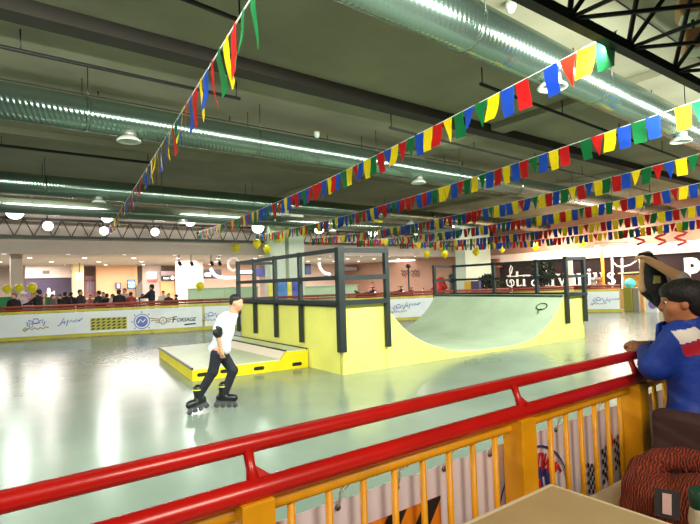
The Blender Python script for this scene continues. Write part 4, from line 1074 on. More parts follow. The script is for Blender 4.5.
body('sweater_body', [cap(Kw(641, 255.5, -.08), Kw(650, 255, -.04), .028, .026, .03), cap(Kw(648, 257, .03), Kw(650, 272, .03), .026, .05, .03), cap(Kw(652, 262, .03), Kw(656, 285, .03), .05, .065, .04), cap(Kw(655, 285, .03), Kw(657, 301, .03), .06, .022, .03),
      cap(Kw(660, 268, .03), Kw(664, 287, .03), .02, .04, .04), cap(Kw(650, 280, .03), Kw(651, 291, .03), .045, .03, .03)], .009, M_BLK, sw)
m = MB(); q = Kw(656.5, 279.5, -.04); m.prism([(-.03, -.035), (.03, -.03), (.028, .03), (-.026, .034)], tuple(q), (1, 0, 0), (.1, 0, 1), .012); m.build('sweater_print', mat('print_khaki', (120, 124, 70), .7), sw, world=False)

# --- people beyond the far barrier
def bystander(p, zhead, ang, shirt, trou, hair, label, group=None, arms='down', scale=None, cap_=None):
    S = zhead/1.58
    t = thing('person', (p.x, p.y, 0), label, 'person', group, rz=ang)
    sk_, sh_, tr_ = M_SKIN, mat('cloth_%d_%d_%d' % shirt, shirt, .85, noise=.1, nscale=9), mat('cloth_%d_%d_%d' % trou, trou, .85)
    V_ = lambda x, y, z: V3(x, y, z)*S
    pr = [ell(V_(0, 0, 1.59), (.098*S, .078*S, .115*S), .02, 0), ell(V_(.03, 0, 1.53), (.06*S, .058*S, .07*S), .02, 0), cap(V_(.09, 0, 1.585), V_(.105, 0, 1.56), .012*S, .014*S, .01, 0), cap(V_(-.01, 0, 1.5), V_(-.01, 0, 1.4), .055*S, .06*S, .03, 0),
          ell(V_(0, 0, 1.2), (.13*S, .2*S, .28*S), .05, 1), cap(V_(0, -.15, 1.37), V_(0, .15, 1.37), .085*S, .085*S, .04, 1), ell(V_(0, 0, .95), (.13*S, .175*S, .14*S), .04, 2)]
    for sg in (-1, 1):
        if arms == 'out': e, h = V_(.22, sg*.26, 1.2), V_(.45, sg*.2, 1.16)
        elif arms == 'fold': e, h = V_(.08, sg*.27, 1.1), V_(.24, sg*.06, 1.14)
        else: e, h = V_(.0, sg*.27, 1.1), V_(.12, sg*.25, .88)
        pr += [cap(V_(0, sg*.2, 1.38), e, .062*S, .05*S, .03, 1), cap(e, e+(h-e)*.75, .05*S, .038*S, .02, 1), cap(e+(h-e)*.75, h, .03*S, .04*S, .02, 0),
               cap(V_(0, sg*.09, .92), V_(.02, sg*.1, .48), .09*S, .065*S, .03, 2), cap(V_(.02, sg*.1, .48), V_(0, sg*.1, .08), .063*S, .048*S, .03, 2), cap(V_(0, sg*.1, .045), V_(.14, sg*.11, .04), .045*S, .038*S, .02, 2)]
    body('body', pr, .034*S, [sk_, sh_, tr_], t)
    body('hair' if not cap_ else 'cap', [ell(V_(-.018, 0, 1.635), (.1*S, .09*S, .088*S), .02), ell(V_(-.05, 0, 1.57), (.06*S, .082*S, .07*S), .02)]+([cap(V_(.06, 0, 1.64), V_(.15, 0, 1.63), .04*S, .03*S, .02)] if cap_ else []), .026*S, cap_ or hair, t)
    return t
BLK = (24, 22, 26); NVY = (24, 26, 46); GRY = (150, 140, 138); PNK = (206, 150, 140)
AWAY = YAW; TOW = YAW+PI; LFT = YAW+PI/2; RGT = YAW-PI/2
M_CAPW = mat('cap_white', (226, 222, 220), .7); M_HAIRR = mat('hair_auburn', (120, 70, 44), .6)
crowd = [
 (14, 296.5, 22.6, TOW, BLK, BLK, M_HAIRR, 'child with auburn hair and black top at the green counter, far left', 'down', None),
 (23, 294.5, 23.2, RGT, (196, 180, 184), GRY, M_HAIRB, 'person in pale grey top and white cap at the green counter', 'fold', M_CAPW),
 (38.5, 293, 22.4, LFT, BLK, BLK, M_HAIRD, 'large person in black facing left beside the green counter', 'out', None),
 (33, 295, 26.0, TOW, PNK, GRY, M_HAIRR, 'person in pink top half hidden behind the large person in black', 'down', None),
 (59.5, 297, 24.0, TOW, BLK, BLK, M_HAIRD, 'short person in black before the purple shop wall, left of a row of three', 'down', None),
 (65.5, 294.5, 25.1, AWAY, (40, 30, 40), BLK, M_HAIRD, 'person in dark plum before the purple shop wall, middle of a row of three', 'down', None),
 (71, 294.5, 26.0, AWAY, (36, 26, 30), BLK, M_HAIRD, 'person in dark brown before the purple shop wall, right of a row of three', 'down', None),
 (80.5, 292.5, 22.8, RGT, (34, 24, 36), BLK, M_HAIRB, 'person in dark coat in front of the yellow lit column', 'fold', None),
 (90, 297, 26, TOW, (178, 100, 96), GRY, M_HAIRB, 'person in dusty red top before the striped shop front', 'down', None),
 (98.5, 293.5, 24.0, LFT, (40, 36, 38), BLK, M_HAIRD, 'person in charcoal turned left in front of the striped shop front', 'fold', None),
 (107, 296, 24.2, AWAY, (30, 28, 30), BLK, M_HAIRD, 'shorter person in black right of the person in charcoal', 'down', None),
 (119, 292.5, 21.8, AWAY, (20, 24, 26), BLK, M_HAIRD, 'broad person in black seen from behind below the small screens', 'fold', None),
 (124.5, 291, 24.5, TOW, (226, 190, 180), GRY, M_HAIRB, 'person in pale pink beside the broad person in black', 'down', None),
 (151.5, 287.5, 22.6, LFT, NVY, NVY, M_HAIRD, 'person in navy with arms held out below the white lit sign', 'out', None),
 (163, 293, 25.5, TOW, (220, 206, 196), GRY, M_HAIRB, 'person in cream top in front of the wooden kiosk', 'down', None),
 (176, 296.5, 23.0, LFT, (24, 22, 28), BLK, M_HAIRD, 'short person in black at the foot of the wide white pier', 'out', None),
 (45.5, 296, 26.5, TOW, (196, 150, 140), GRY, M_HAIRB, 'person in dull pink just right of the large person in black', 'down', None),
 (53, 297, 23.2, RGT, (90, 70, 72), BLK, M_HAIRB, 'short person in mauve grey in front of the second green counter', 'down', None),
 (103, 294.5, 25.6, TOW, (120, 96, 96), BLK, M_HAIRD, 'person in taupe behind the person in charcoal', 'down', None),
 (112.5, 296.5, 23.2, LFT, (206, 180, 172), GRY, M_HAIRB, 'short person in beige just left of the broad person in black', 'fold', None),
 (131, 294.5, 23.6, AWAY, (160, 60, 60), BLK, M_HAIRD, 'person in dark red below the larger blue screen', 'down', None),
 (143, 296, 24.6, RGT, (236, 222, 214), GRY, M_HAIRB, 'short person in off white left of the person in navy', 'fold', None),
 (168.5, 295.5, 24.4, TOW, (48, 40, 44), BLK, M_HAIRD, 'person in slate grey before the right half of the wooden kiosk', 'down', None),
 (228, 291, 26.0, TOW, (230, 210, 200), GRY, M_HAIRB, 'person in cream behind the pale green counter, near the skater', 'down', None)]
for px, py, y, ang, sh, tr, hr, lab, ar, cp in crowd:
    p = on_y(px, py, y); bystander(p, p.z, ang, sh, tr, hr, lab, None, ar, None, cp)
p = on_y(372.5, 284, 25); bystander(p, p.z, TOW, (232, 150, 138), GRY, M_HAIRB, 'person in salmon pink behind the dark arcade rides', None, 'down')
p = on_x(423, 289, 25.4); bystander(p, p.z, LFT, (226, 196, 186), GRY, M_HAIRB, 'person in pale pink at the left end of the far ramp railing')
p = on_x(498, 290, 25.2); bystander(p, p.z, TOW, (216, 60, 44), BLK, M_HAIRB, 'small person in red at the left edge of the black shop sign')

# ------------------------------------------------------------------ mall beyond the rink
def rect_y(px0, py0, px1, py1, y):      # x0,x1,z0,z1 of an upright rectangle on plane y
    ym = (py0+py1)/2; xm = (px0+px1)/2
    return on_y(px0, ym, y).x, on_y(px1, ym, y).x, on_y(xm, py1, y).z, on_y(xm, py0, y).z
def rect_x(px0, py0, px1, py1, x):      # y0 (left in picture, larger), y1, z0, z1
    ym = (py0+py1)/2; xm = (px0+px1)/2
    return on_x(px0, ym, x).y, on_x(px1, ym, x).y, on_x(xm, py1, x).z, on_x(xm, py0, x).z
def slab_y(mb, r, y, th=.1, m=0, floor=False):
    x0, x1, z0, z1 = r; z0 = 0 if floor else z0
    return mb.box(((x0+x1)/2, y+th/2, (z0+z1)/2), (x1-x0, th, z1-z0), m)
def slab_x(mb, r, x, th=.1, m=0, floor=False):
    y0, y1, z0, z1 = r; z0 = 0 if floor else z0
    return mb.box((x+th/2, (y0+y1)/2, (z0+z1)/2), (th, abs(y0-y1), z1-z0), m)
UXY = Vector((1, 0, 0)); UXX = Vector((0, -1, 0))
# columns
M_COLW = mat('column_white', (232, 214, 204), .6, noise=.03, nscale=1); M_COLG = mat('column_green_tint', (206, 222, 202), .6, noise=.03, nscale=1)  # pale columns carry a green floodlight tint in their colour
def column(px0, px1, y, m, zt=3.3, depth=.6):
    x0 = on_y(px0, 275, y).x; x1 = on_y(px1, 275, y).x
    o = MB().bbox(((x0+x1)/2, y+depth/2, zt/2), (x1-x0, depth, zt), .03).build('column', m, kind='structure')
    MB().bbox(((x0+x1)/2, y+depth/2, .06), (x1-x0+.06, depth+.06, .12), .01).build('column_base', M_STEEL, o)
    return x0, x1
column(10.5, 23, 26, M_COLW); column(180, 203.5, 30, M_COLW, depth=.9)
column(270.5, 286, 22.1, M_COLG, 5.2); column(289.5, 305, 22.1, M_COLG, 5.2)
column(466, 491.5, 20.6, M_COLG, 5.2, .8)
def sign_y(name, r, y, m, label, cat, text=None, tm=None, th=.12, shear=0, group=None, frame=None, tw=.8, thh=.55, floor=False):
    x0, x1, z0, z1 = r
    t = thing(name, ((x0+x1)/2, y, 0 if floor else z0), label, cat, group)
    slab_y(MB(), r, y, th, floor=floor).build('panel', m, t)
    if frame:
        f = MB(); w = .05
        for a, b in (((x0, z0), (x1, z0)), ((x0, z1), (x1, z1)), ((x0, z0), (x0, z1)), ((x1, z0), (x1, z1))): f.beam((a[0], y-.02, a[1]), (b[0], y-.02, b[1]), w, w)
        f.build('frame', frame, t)
    if text:
        mm = MB(); put_text(mm, text, ((x0+x1)/2, y-.006, (z0+z1)/2), UXY, UP, (x1-x0)*tw, (z1-z0)*thh, 0, shear, .02); mm.build('lettering', tm, t)
    return t
M_PURP = mat('shop_wall_purple', (72, 58, 84), .6, noise=.1, nscale=.6); M_PLAS2 = mat('shop_header_cream', (224, 204, 194), .6)
# purple shop with cream header
def shop(name, r, y, m, label, th=.3): 
    x0, x1, z0, z1 = r
    t = thing(name, ((x0+x1)/2, y, 0), label, 'shop front'); slab_y(MB(), r, y, th, floor=True).build('facade', m, t); return t
t = shop('shop', rect_y(25, 278.5, 71.5, 297, 36), 36, M_PURP, 'dark purple shop front with white display figures behind the crowd at left')
r = rect_y(25, 262, 72, 277.8, 36); slab_y(MB(), r, 35.9, .4).build('header', M_PLAS2, t)
m = MB(); put_text(m, '=== =', on_y(51, 272.3, 35.88), UXY, UP, .9, .22) if False else None
for k, (a, b) in enumerate(((42.5, 49.5), (52, 55.5))):
    m = MB(); slab_y(m, rect_y(a, 270.6, b, 273.6, 35.85), 35.85, .06); m.build('header_sign', mat('sign_grey', (120, 100, 98), .5), t)
M_FIG = mat('display_white_glow', (250, 240, 240), .5, emit=(255, 240, 240), estr=.5)  # slight glow added to figures, tubes and poles that are no lamps
for px, h in ((43.5, 288), (46, 290), (49, 289.5), (59, 289), (62, 291), (65, 288.5), (68.5, 290)):
    p = on_y(px, 296, 35.6); zt_ = on_y(px, h, 35.6).z
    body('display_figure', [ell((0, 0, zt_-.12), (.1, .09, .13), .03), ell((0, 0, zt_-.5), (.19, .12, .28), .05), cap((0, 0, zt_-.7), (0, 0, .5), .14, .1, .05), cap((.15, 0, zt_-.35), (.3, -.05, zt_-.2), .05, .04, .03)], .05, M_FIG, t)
    t.children[-1].location = (p.x-t.location.x, p.y-t.location.y, 0)
r = rect_y(58, 279.5, 66, 286, 36)
# column with yellow light put into its colour, hanging white sign
x0, x1, z0, z1 = rect_y(73, 268, 84, 300, 35)
o = MB().bbox(((x0+x1)/2, 35.3, 1.65), (x1-x0, .6, 3.3), .03).build('column', mat('column_yellow_light', (240, 214, 160), .6), kind='structure')
t = sign_y('hanging_sign', rect_y(76, 273, 83.5, 279.3, 33), 33, M_LIT, 'white lit box sign hanging before the yellow lit column', 'sign', th=.2)
x0, x1, z0, z1 = rect_y(76, 273, 83.5, 279.3, 33); MB().tube([((x0+x1)/2, 33.1, z1), ((x0+x1)/2, 33.1, 3.3)], .02, 6).build('hanger', M_STEEL, t)
# striped shop front
t = shop('shop', rect_y(85, 276, 111, 297, 38), 38, mat('shop_wall_rose', (206, 148, 146), .6), 'rose shop front with pale vertical stripes behind the crowd')
for k in range(8):
    px = 87+k*2.9; m = MB(); slab_y(m, rect_y(px, 281.5, px+1.7, 291, 37.9), 37.9, .1); m.build('stripe_panel', mat('stripe_lilac', (196, 176, 196), .5), t)
m = MB(); slab_y(m, rect_y(85, 279.3, 111, 281, 37.8), 37.8, .2); m.build('awning_band', mat('band_dusty', (150, 96, 104), .6), t)
# orange wall with screens
MB().box((on_y(117.5, 285, 37).x, 37.2, 1.65), (2.6, .3, 3.3)).build('wall_orange', mat('wall_orange_plaster', (232, 180, 136), .7), kind='structure')
t = sign_y('display_screen', rect_y(116, 282.8, 120.8, 289, 36.8), 36.8, M_SIGNDARK, 'small screen with purple and white picture on the orange wall', 'screen', th=.1)
m = MB(); slab_y(m, rect_y(116.8, 283.6, 120, 288.2, 36.78), 36.77, .03); m.build('screen_glow', mat('screen_lilac', (190, 180, 230), .4, emit=(196, 186, 240), estr=.9), t)
t = sign_y('display_screen', rect_y(127.6, 279.8, 135.2, 289, 36.4), 36.4, M_SIGNDARK, 'larger blue screen right of the small purple screen', 'screen', th=.1)
m = MB(); slab_y(m, rect_y(128.4, 280.6, 134.4, 288.2, 36.38), 36.37, .03); m.build('screen_glow', mat('screen_blue', (90, 170, 220), .4, emit=(96, 180, 232), estr=.9), t)
m = MB(); q = on_y(131.3, 284.2, 36.36); stroke(m, [(-.2, .12), (0, .02), (.2, .1)], q, UXY, UP, .07); stroke(m, [(-.18, -.1), (.02, -.16), (.2, -.08)], q, UXY, UP, .06); m.build('screen_picture', M_LIT, t)
# dark recess with slanted stair side
m = MB(); x0, x1, z0, z1 = rect_y(136, 280.5, 142, 292, 36.3); m.prism([(x0, 0), (x1, 0), (x1, z1), (x0, z0+.3)], (0, 36.5, 0), UXY, UP, .2); tag(m.build('stair_side', mat('stair_dark', (104, 92, 84), .7)), 'dark slanted stair side left of the white lit sign pier', 'stair')
MB().box((on_y(152, 285, 37.6).x, 37.75, 1.65), (on_y(161, 285, 37.6).x-on_y(142, 285, 37.6).x, .3, 3.3)).build('wall_pier', M_COLW, kind='structure')
t = sign_y('lit_sign', rect_y(147.8, 272, 156.5, 278.3, 37.3), 37.3, M_LIT, 'white lit box sign above the person in navy', 'sign', th=.25)
m = MB()
for k in range(2):
    slab_y(m, rect_y(147+k*1, 279.8+k*1.5, 157.5-k*.6, 280.9+k*1.5, 37.5), 37.5, .05)
tag(m.build('red_sign_strip', mat('sign_coral', (226, 124, 104), .5)), 'coral red sign strip under the white lit box sign', 'sign')
# wooden kiosk with dark sign
t = shop('kiosk', rect_y(161, 281, 174.5, 297, 36), 36, mat('kiosk_wood', (222, 172, 116), .6, noise=.15, nscale=3, stretch=(6, 1, 1)), 'wooden kiosk front under a dark sign, left of the wide white pier')
m = MB(); slab_y(m, rect_y(161.5, 276, 174, 280.3, 35.8), 35.8, .2); m.build('sign_board', M_SIGNDARK, t)
m = MB(); slab_y(m, rect_y(163.5, 277.3, 169, 279, 35.78), 35.78, .04); q = on_y(172.5, 277.8, 35.78); m.lathe(q, [(.13, 0), (.13, .03)], 16, axis=(0, -1, 0)); m.build('sign_marks', M_LIT, t)
m = MB(); slab_y(m, rect_y(161, 271, 175, 275.5, 35.8), 35.8, .3); m.build('canopy_board', mat('canopy_grey', (150, 128, 124), .6), t)
# dark shop sign and white arch to the right of the pier
t = sign_y('shop_sign', rect_y(203.3, 269.3, 221.5, 278.6, 35), 35, M_SIGNDARK, 'dark shop sign with a white box right of the wide white pier', 'sign', th=.2)
m = MB(); slab_y(m, rect_y(205, 273, 210.8, 276.3, 34.97), 34.97, .05); m.build('lit_box', M_LIT, t)
m = MB(); q = on_y(226, 272, 33.5)
pts = [on_y(x, y, 33.5) for x, y in ((210.5, 268.5), (212, 272), (215, 275.3), (219, 277.3), (226, 278), (238, 277.6))]
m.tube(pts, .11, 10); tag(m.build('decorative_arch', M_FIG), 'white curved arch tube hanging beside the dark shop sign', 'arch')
m = MB(); pts = [on_y(x, y, 27.5) for x, y in ((228, 262), (231, 258), (236, 257.5), (239, 262), (238, 268), (233, 271), (229, 268), (228, 263))]
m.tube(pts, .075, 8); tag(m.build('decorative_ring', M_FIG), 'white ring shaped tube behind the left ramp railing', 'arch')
MB().box((on_y(222, 285, 37.9).x, 38.1, 1.65), (6.5, .3, 3.3)).build('wall_pink', mat('wall_peach', (236, 190, 166), .7), kind='structure')
t = sign_y('shop_sign', rect_y(255.5, 268, 270, 276.5, 35), 35, mat('sign_navy', (44, 48, 96), .5), 'navy shop sign left of the pale double column', 'sign', th=.2)
t = sign_y('shop_sign', rect_y(238, 270.5, 252.5, 275, 35), 35, M_LIT, 'white shop sign with dark base left of the navy sign', 'sign', th=.2)
m = MB(); slab_y(m, rect_y(238, 273.4, 252.5, 275, 34.9), 34.95, .1); m.build('sign_base', M_SIGNDARK, t)
# track spotlights under the ceiling edge
for k, px in enumerate((179, 191, 211, 219)):
    p = on_y(px, 261.3, 25.5)
    t = thing('track_spotlight', p, f'black track spotlight above the wide white pier, {ORD[k]} from the left', 'spotlight', 'track spotlights')
    MB().lathe(p+Vector((0, 0, -.02)), [(.06, 0), (.085, .03), (.085, .2), (.05, .24)], 14, axis=(.2, -.5, -.9)).build('spot_head', M_BLACK, t)
    MB().tube([p, (p.x, p.y, 3.27)], .02, 6).build('spot_stem', M_BLACK, t)
# counters
def counter(a, b, h, m, label, th=.12, name='counter'):
    P = Plane(a, b); t = thing(name, P.at(P.L/2, 0), label, 'counter')
    n = max(1, round(P.L/1.6))
    w = MB()
    for i in range(n):
        ua, ub = P.L*i/n+.01, P.L*(i+1)/n-.01
        w.hexa([P.at(ua, 0, th/2), P.at(ub, 0, th/2), P.at(ub, 0, -th/2), P.at(ua, 0, -th/2), P.at(ua, h, th/2), P.at(ub, h, th/2), P.at(ub, h, -th/2), P.at(ua, h, -th/2)])
    w.build('front_panels', m, t)
    MB().beam(P.at(-.02, h+.02), P.at(P.L+.02, h+.02), th+.14, .045).build('counter_top', m, t)
p, q = on_y(188, 289.3, 24.3), on_y(258, 288, 24.3)
counter((p.x, 24.3), (q.x, 24.3), p.z, M_PALEGREEN, 'long pale green counter wall behind the skater')
p, q = on_y(302, 287.2, 23.2), on_y(357, 286.5, 23.2)
counter((p.x, 23.2), (q.x, 23.2), p.z, M_PALEGREEN, 'pale green counter wall seen through the left ramp railing')
M_GREEN = mat('counter_green', (20, 130, 70), .6)
p, q = on_y(-8, 298.5, 23.6), on_y(13, 298, 23.6); counter((p.x, 23.6), (q.x, 23.6), p.z, M_GREEN, 'bright green counter at the far left edge')
p, q = on_y(45, 298, 24.9), on_y(56.5, 297, 24.9); counter((p.x, 24.9), (q.x, 24.9), p.z, M_GREEN, 'bright green counter right of the large person in black')
# food court tables (pale tops behind the barrier)
for px, lab in ((100, 'pale food court table before the striped shop front'), (140, 'pale food court table left of the person in navy'), (162, 'pale food court table right of the person in navy')):
    p = on_y(px, 298, 27.5); t = thing('food_court_table', (p.x, 27.5, 0), lab, 'table')
    MB().lathe((p.x, 27.5, p.z-.04), [(.6, 0), (.62, .02), (.6, .04)], 24).build('tabletop', M_CREAM, t)
    MB().lathe((p.x, 27.5, 0), [(.3, 0), (.28, .03), (.05, .06), (.05, p.z-.05)], 16).build('pedestal', M_TLEG, t)
# posters below the double column
for (a, b, c, nm, lab) in ((269, 272.5, (214, 190, 40), 'board_yellow', 'narrow yellow board left of the blue poster'), (275.5, 287, (40, 96, 160), 'board_blue', 'blue poster board under the left shaft of the double column'), (287.6, 292, (200, 180, 50), 'board_olive', 'narrow olive yellow board between two blue posters'), (292.5, 303, (40, 60, 150), 'board_navy', 'deep blue poster board under the right shaft of the double column')):
    t = sign_y('poster_board', rect_y(a, 280, b, 300.5, 21.9), 21.9, mat(nm, c, .5, noise=.35, nscale=2, rgb2=tuple(min(255, v+60) for v in c)), lab, 'poster', th=.06, floor=True)
t = sign_y('wall_panel', rect_y(305.3, 262, 311, 274.5, 36), 36, mat('panel_navy', (36, 44, 76), .5), 'navy upright wall panel right of the pale double column', 'sign')
t = sign_y('shop_sign', rect_y(340.5, 266.3, 357.5, 271, 36), 36, mat('sign_greyblue', (176, 160, 160), .5), 'grey shop sign in a dark frame, seen through the left ramp railing', 'sign', frame=M_SIGNDARK)
t = sign_y('shop_sign', rect_y(385.5, 267, 397.5, 270.8, 35), 35, M_PLAS2, 'cream shop sign in a dark frame, right of the ramp corner post', 'sign', frame=M_SIGNDARK)
m = MB(); pts = [on_y(x, y, 30) for x, y in ((319, 262), (320, 268), (324, 273), (330, 274.5))]; m.tube(pts, .1, 8); tag(m.build('decorative_arch', M_FIG), 'white curved tube on the wall right of the navy panel', 'arch')
MB().box((on_y(345, 275, 39).x, 38.6, 1.65), (10, .3, 3.3)).build('wall_shop', mat('wall_salmon', (238, 206, 188), .7), kind='structure')
MB().tube([on_y(325, 259.5, 31), on_y(394, 259, 31)], .05, 6).build('ceiling_track', M_SIGNDARK, kind='structure')
# dark arcade rides seen through the railing
M_RIDE = mat('ride_black', (30, 22, 26), .4); M_RIDER = mat('ride_maroon', (120, 26, 44), .4)
def ride(px, py, y, lab, mm, s=1.0):
    p = on_y(px, py, y); t = thing('arcade_ride', (p.x, y, 0), lab, 'ride', rz=0); z = p.z
    L_ = lambda a, b, c: (a*s, b*s, z+c*s)
    body('ride_body', [cap(L_(-.5, 0, -.12), L_(.5, 0, -.08), .16*s, .2*s, .08), ell(L_(.5, 0, .0), (.26*s, .2*s, .2*s), .08), cap(L_(-.5, 0, .0), L_(-.75, 0, .16), .1*s, .06*s, .05), cap(L_(.55, 0, .1), L_(.45, 0, .32), .04*s, .03*s, .02)], .035, mm, t)
    for a in (-.5, .5):
        m = MB(); m.lathe((a*s, -.11*s, z-.3*s), [(.05, 0), (.24*s, .01), (.26*s, .06), (.26*s, .14*s), (.24*s, .2*s), (.05, .21*s)], 18, axis=(0, 1, 0)); m.build('ride_wheel', M_BLACK, t, world=False)
    m = MB(); m.tube([(.42*s, -.25*s, z+.33*s), (.42*s, .25*s, z+.33*s)], .025*s, 8); m.build('handlebar', M_STEEL, t, world=False)
    m = MB(); m.box((0, 0, (z-.5*s)/2), (1.3*s, .5*s, max(.1, z-.5*s))); m.build('plinth', mat('plinth_grey', (120, 116, 110), .6), t, world=False)
    m = MB(); m.lathe((.5*s, -.2*s, z+.0), [(.0, -.02), (.09*s, -.01), (.09*s, .03)], 16, axis=(0, 1, 0)); m.build('ride_badge', M_LIT, t, world=False)
ride(366, 293.5, 22.2, 'black arcade ride behind the front ramp railing', M_RIDE, 1.0)
ride(395, 292.5, 20.6, 'black arcade ride with a white badge, right of the ramp corner post', M_RIDE, .9)
ride(406, 293, 20.2, 'maroon arcade ride with a white badge under the dark street lamp post', M_RIDER, .8)
p = on_y(409, 290, 22.0); t = thing('lamp_post', (p.x, 22, 0), 'thin dark lamp post behind the maroon arcade ride', 'lamp post')
zt_ = on_y(409, 268, 22).z
MB().tube([(p.x, 22, 0), (p.x, 22, zt_)], .045, 8).build('post', M_SIGNDARK, t); MB().lathe((p.x, 22, zt_), [(.05, 0), (.16, .05), (.12, .2), (.03, .24)], 12).build('lamp_head', M_SIGNDARK, t)
# blotchy wall letters on right wall (unreadable dark shapes)
m = MB()
for px, dx in ((402.5, 0), (405, 1), (408, 0), (412.5, 1), (415.5, 0), (418, 1)):
    q = on_x(px, 273.6+dx*.6, 27.45); stroke(m, [(-.18, .2), (.05, .26), (.14, .05), (-.1, -.02), (.12, -.2)], q, UXX, UP, .12)
tag(m.build('wall_letters', mat('letters_brown', (96, 64, 52), .6)), 'row of dark brown curly wall letters above the maroon arcade ride', 'signage')
# red and dark ride figures behind the far rail, boards, shrub
p = on_x(441, 285, 24.6); t = thing('ride_figure', (p.x, p.y, 0), 'red plastic ride figure behind the left part of the far ramp railing', 'ride')
body('figure_body', [ell((0, 0, p.z+.25), (.3, .3, .28), .1), cap((0, 0, p.z), (0, .1, .5), .28, .3, .1), cap((-.2, .25, p.z), (-.3, .6, p.z-.25), .12, .1, .06), cap((0, -.3, p.z), (0, -.45, p.z-.2), .12, .1, .06)], .05, mat('ride_red', (204, 44, 36), .4), t)
p = on_x(453, 283, 24.4); t = thing('ride_figure', (p.x, p.y, 0), 'dark blue-grey ride figure with round helmet beside the red one', 'ride')
body('figure_body', [ell((0, 0, p.z+.3), (.36, .36, .3), .06), cap((0, 0, p.z-.1), (0, 0, .4), .22, .28, .1)], .05, mat('ride_slate', (44, 54, 64), .35), t)
for a, b, c, nm, lab in ((464.5, 471, (226, 180, 30), 'board_amber', 'amber yellow board behind the far ramp railing'), (471.2, 479, (72, 60, 110), 'board_violet', 'violet board right of the amber board behind the ramp railing')):
    x_ = 22.8; y0, y1, z0, z1 = rect_x(a, 281, b, 296, x_); t = thing('upright_board', (x_, (y0+y1)/2, 0), lab, 'board'); slab_x(MB(), (y0, y1, z0, z1), x_, .2, floor=True).build('panel', mat(nm, c, .5), t)
M_LEAF = mat('leaf_dark', (30, 44, 24), .6, noise=.4, nscale=5); M_BARK = mat('bark_dark', (60, 44, 34), .8)
def plant(px, py0, py1, x, rx, n, lab, name, trunk=True):
    pb_ = on_x(px, 300, x); z0 = on_x(px, py1, x).z; z1 = on_x(px, py0, x).z
    t = thing(name, (pb_.x, pb_.y, 0), lab, 'plant'); rnd = random.Random(px)
    m = MB()
    for i in range(n):
        a = rnd.uniform(0, 2*PI); u = rnd.random()**.5; zz = rnd.uniform(z0, z1); k = math.sqrt(max(.05, 1-((zz-(z0+z1)/2)/((z1-z0)/2))**2))
        c = Vector((rx*u*k*math.cos(a), rx*u*k*math.sin(a), zz)); d = Vector((rnd.uniform(-1, 1), rnd.uniform(-1, 1), rnd.uniform(-.5, 1))).normalized(); e = d.cross(Vector((rnd.random(), rnd.random(), rnd.random()))).normalized()
        l, w = rnd.uniform(.14, .26), .055
        m.add([c, c+d*l*.5+e*w, c+d*l, c+d*l*.5-e*w], [(0, 1, 2, 3)])
    m.build('foliage', M_LEAF, t, world=False, fix=False)
    m = MB(); m.tube([(0, 0, 0), (.03, .02, z0*.6), (0, 0, (z0+z1)/2)], [.07, .06, .03], 8)
    for k in range(5): m.tube([(0, 0, z0+(z1-z0)*.1*k), (rx*.6*math.cos(k*1.9), rx*.6*math.sin(k*1.9), z0+(z1-z0)*(.3+.12*k))], [.03, .012], 6)
    m.build('trunk', M_BARK, t, world=False)
plant(545, 262, 284, 25.6, .62, 900, 'dark leafy indoor tree in front of the black shop sign', 'indoor_tree')
plant(489, 276, 297, 24.0, .75, 900, 'dark bushy plant behind the far ramp railing', 'indoor_shrub')
# brown awning by the far column
r = rect_x(494, 258.5, 505, 268, 27.2); t = thing('awning', (27.1, (r[0]+r[1])/2, r[2]), 'reddish brown slatted awning beside the far pale column', 'awning')
for k in range(4):
    z = r[2]+(r[3]-r[2])*(k+.5)/4; MB().box((26.8, (r[0]+r[1])/2, z), (.7, r[0]-r[1], .1)).build('slat', mat('awning_brown', (150, 84, 68), .6), t)
# black shop sign wall with letters
M_SIGN = mat('hoarding_maroon_black', (34, 11, 15), .45, noise=.15, nscale=1)
ya, yb_ = on_x(500, 275, 26.9).y, 2.0
t = thing('shop_sign', (26.95, (ya+yb_)/2, .6), 'long dark maroon shop hoarding with white letters on the right', 'sign')
z0s, z1s = .72, 2.52
nP = 6
for k in range(nP):
    y0 = ya+(yb_-ya)*k/nP; y1 = ya+(yb_-ya)*(k+1)/nP
    MB().box((26.95, (y0+y1)/2, (z0s+z1s)/2), (.1, abs(y1-y0)-.012, z1s-z0s)).build('panel', M_SIGN, t)
MB().box((26.97, (ya+yb_)/2, .36), (.1, abs(yb_-ya), .72)).build('plinth', mat('hoarding_plinth', (170, 120, 84), .6), t)
M_LETW = mat('letter_white', (250, 244, 240), .4, emit=(255, 246, 240), estr=.25)
def letters_x(txt, pxa, pxb, pya, pyb, parent, x=26.89, bold=.02):
    pm = ((pxa+pxb)/2); 
    yA = on_x(pxa, (pya+pyb)/2, x).y; yB = on_x(pxb, (pya+pyb)/2, x).y; zA = on_x(pm, pyb, x).z; zB = on_x(pm, pya, x).z
    m = MB(); put_text(m, txt, (x, (yA+yB)/2, (zA+zB)/2), UXX, UP, yA-yB, zB-zA, 0, 0, bold)
    return m.build('lettering', M_LETW, parent)
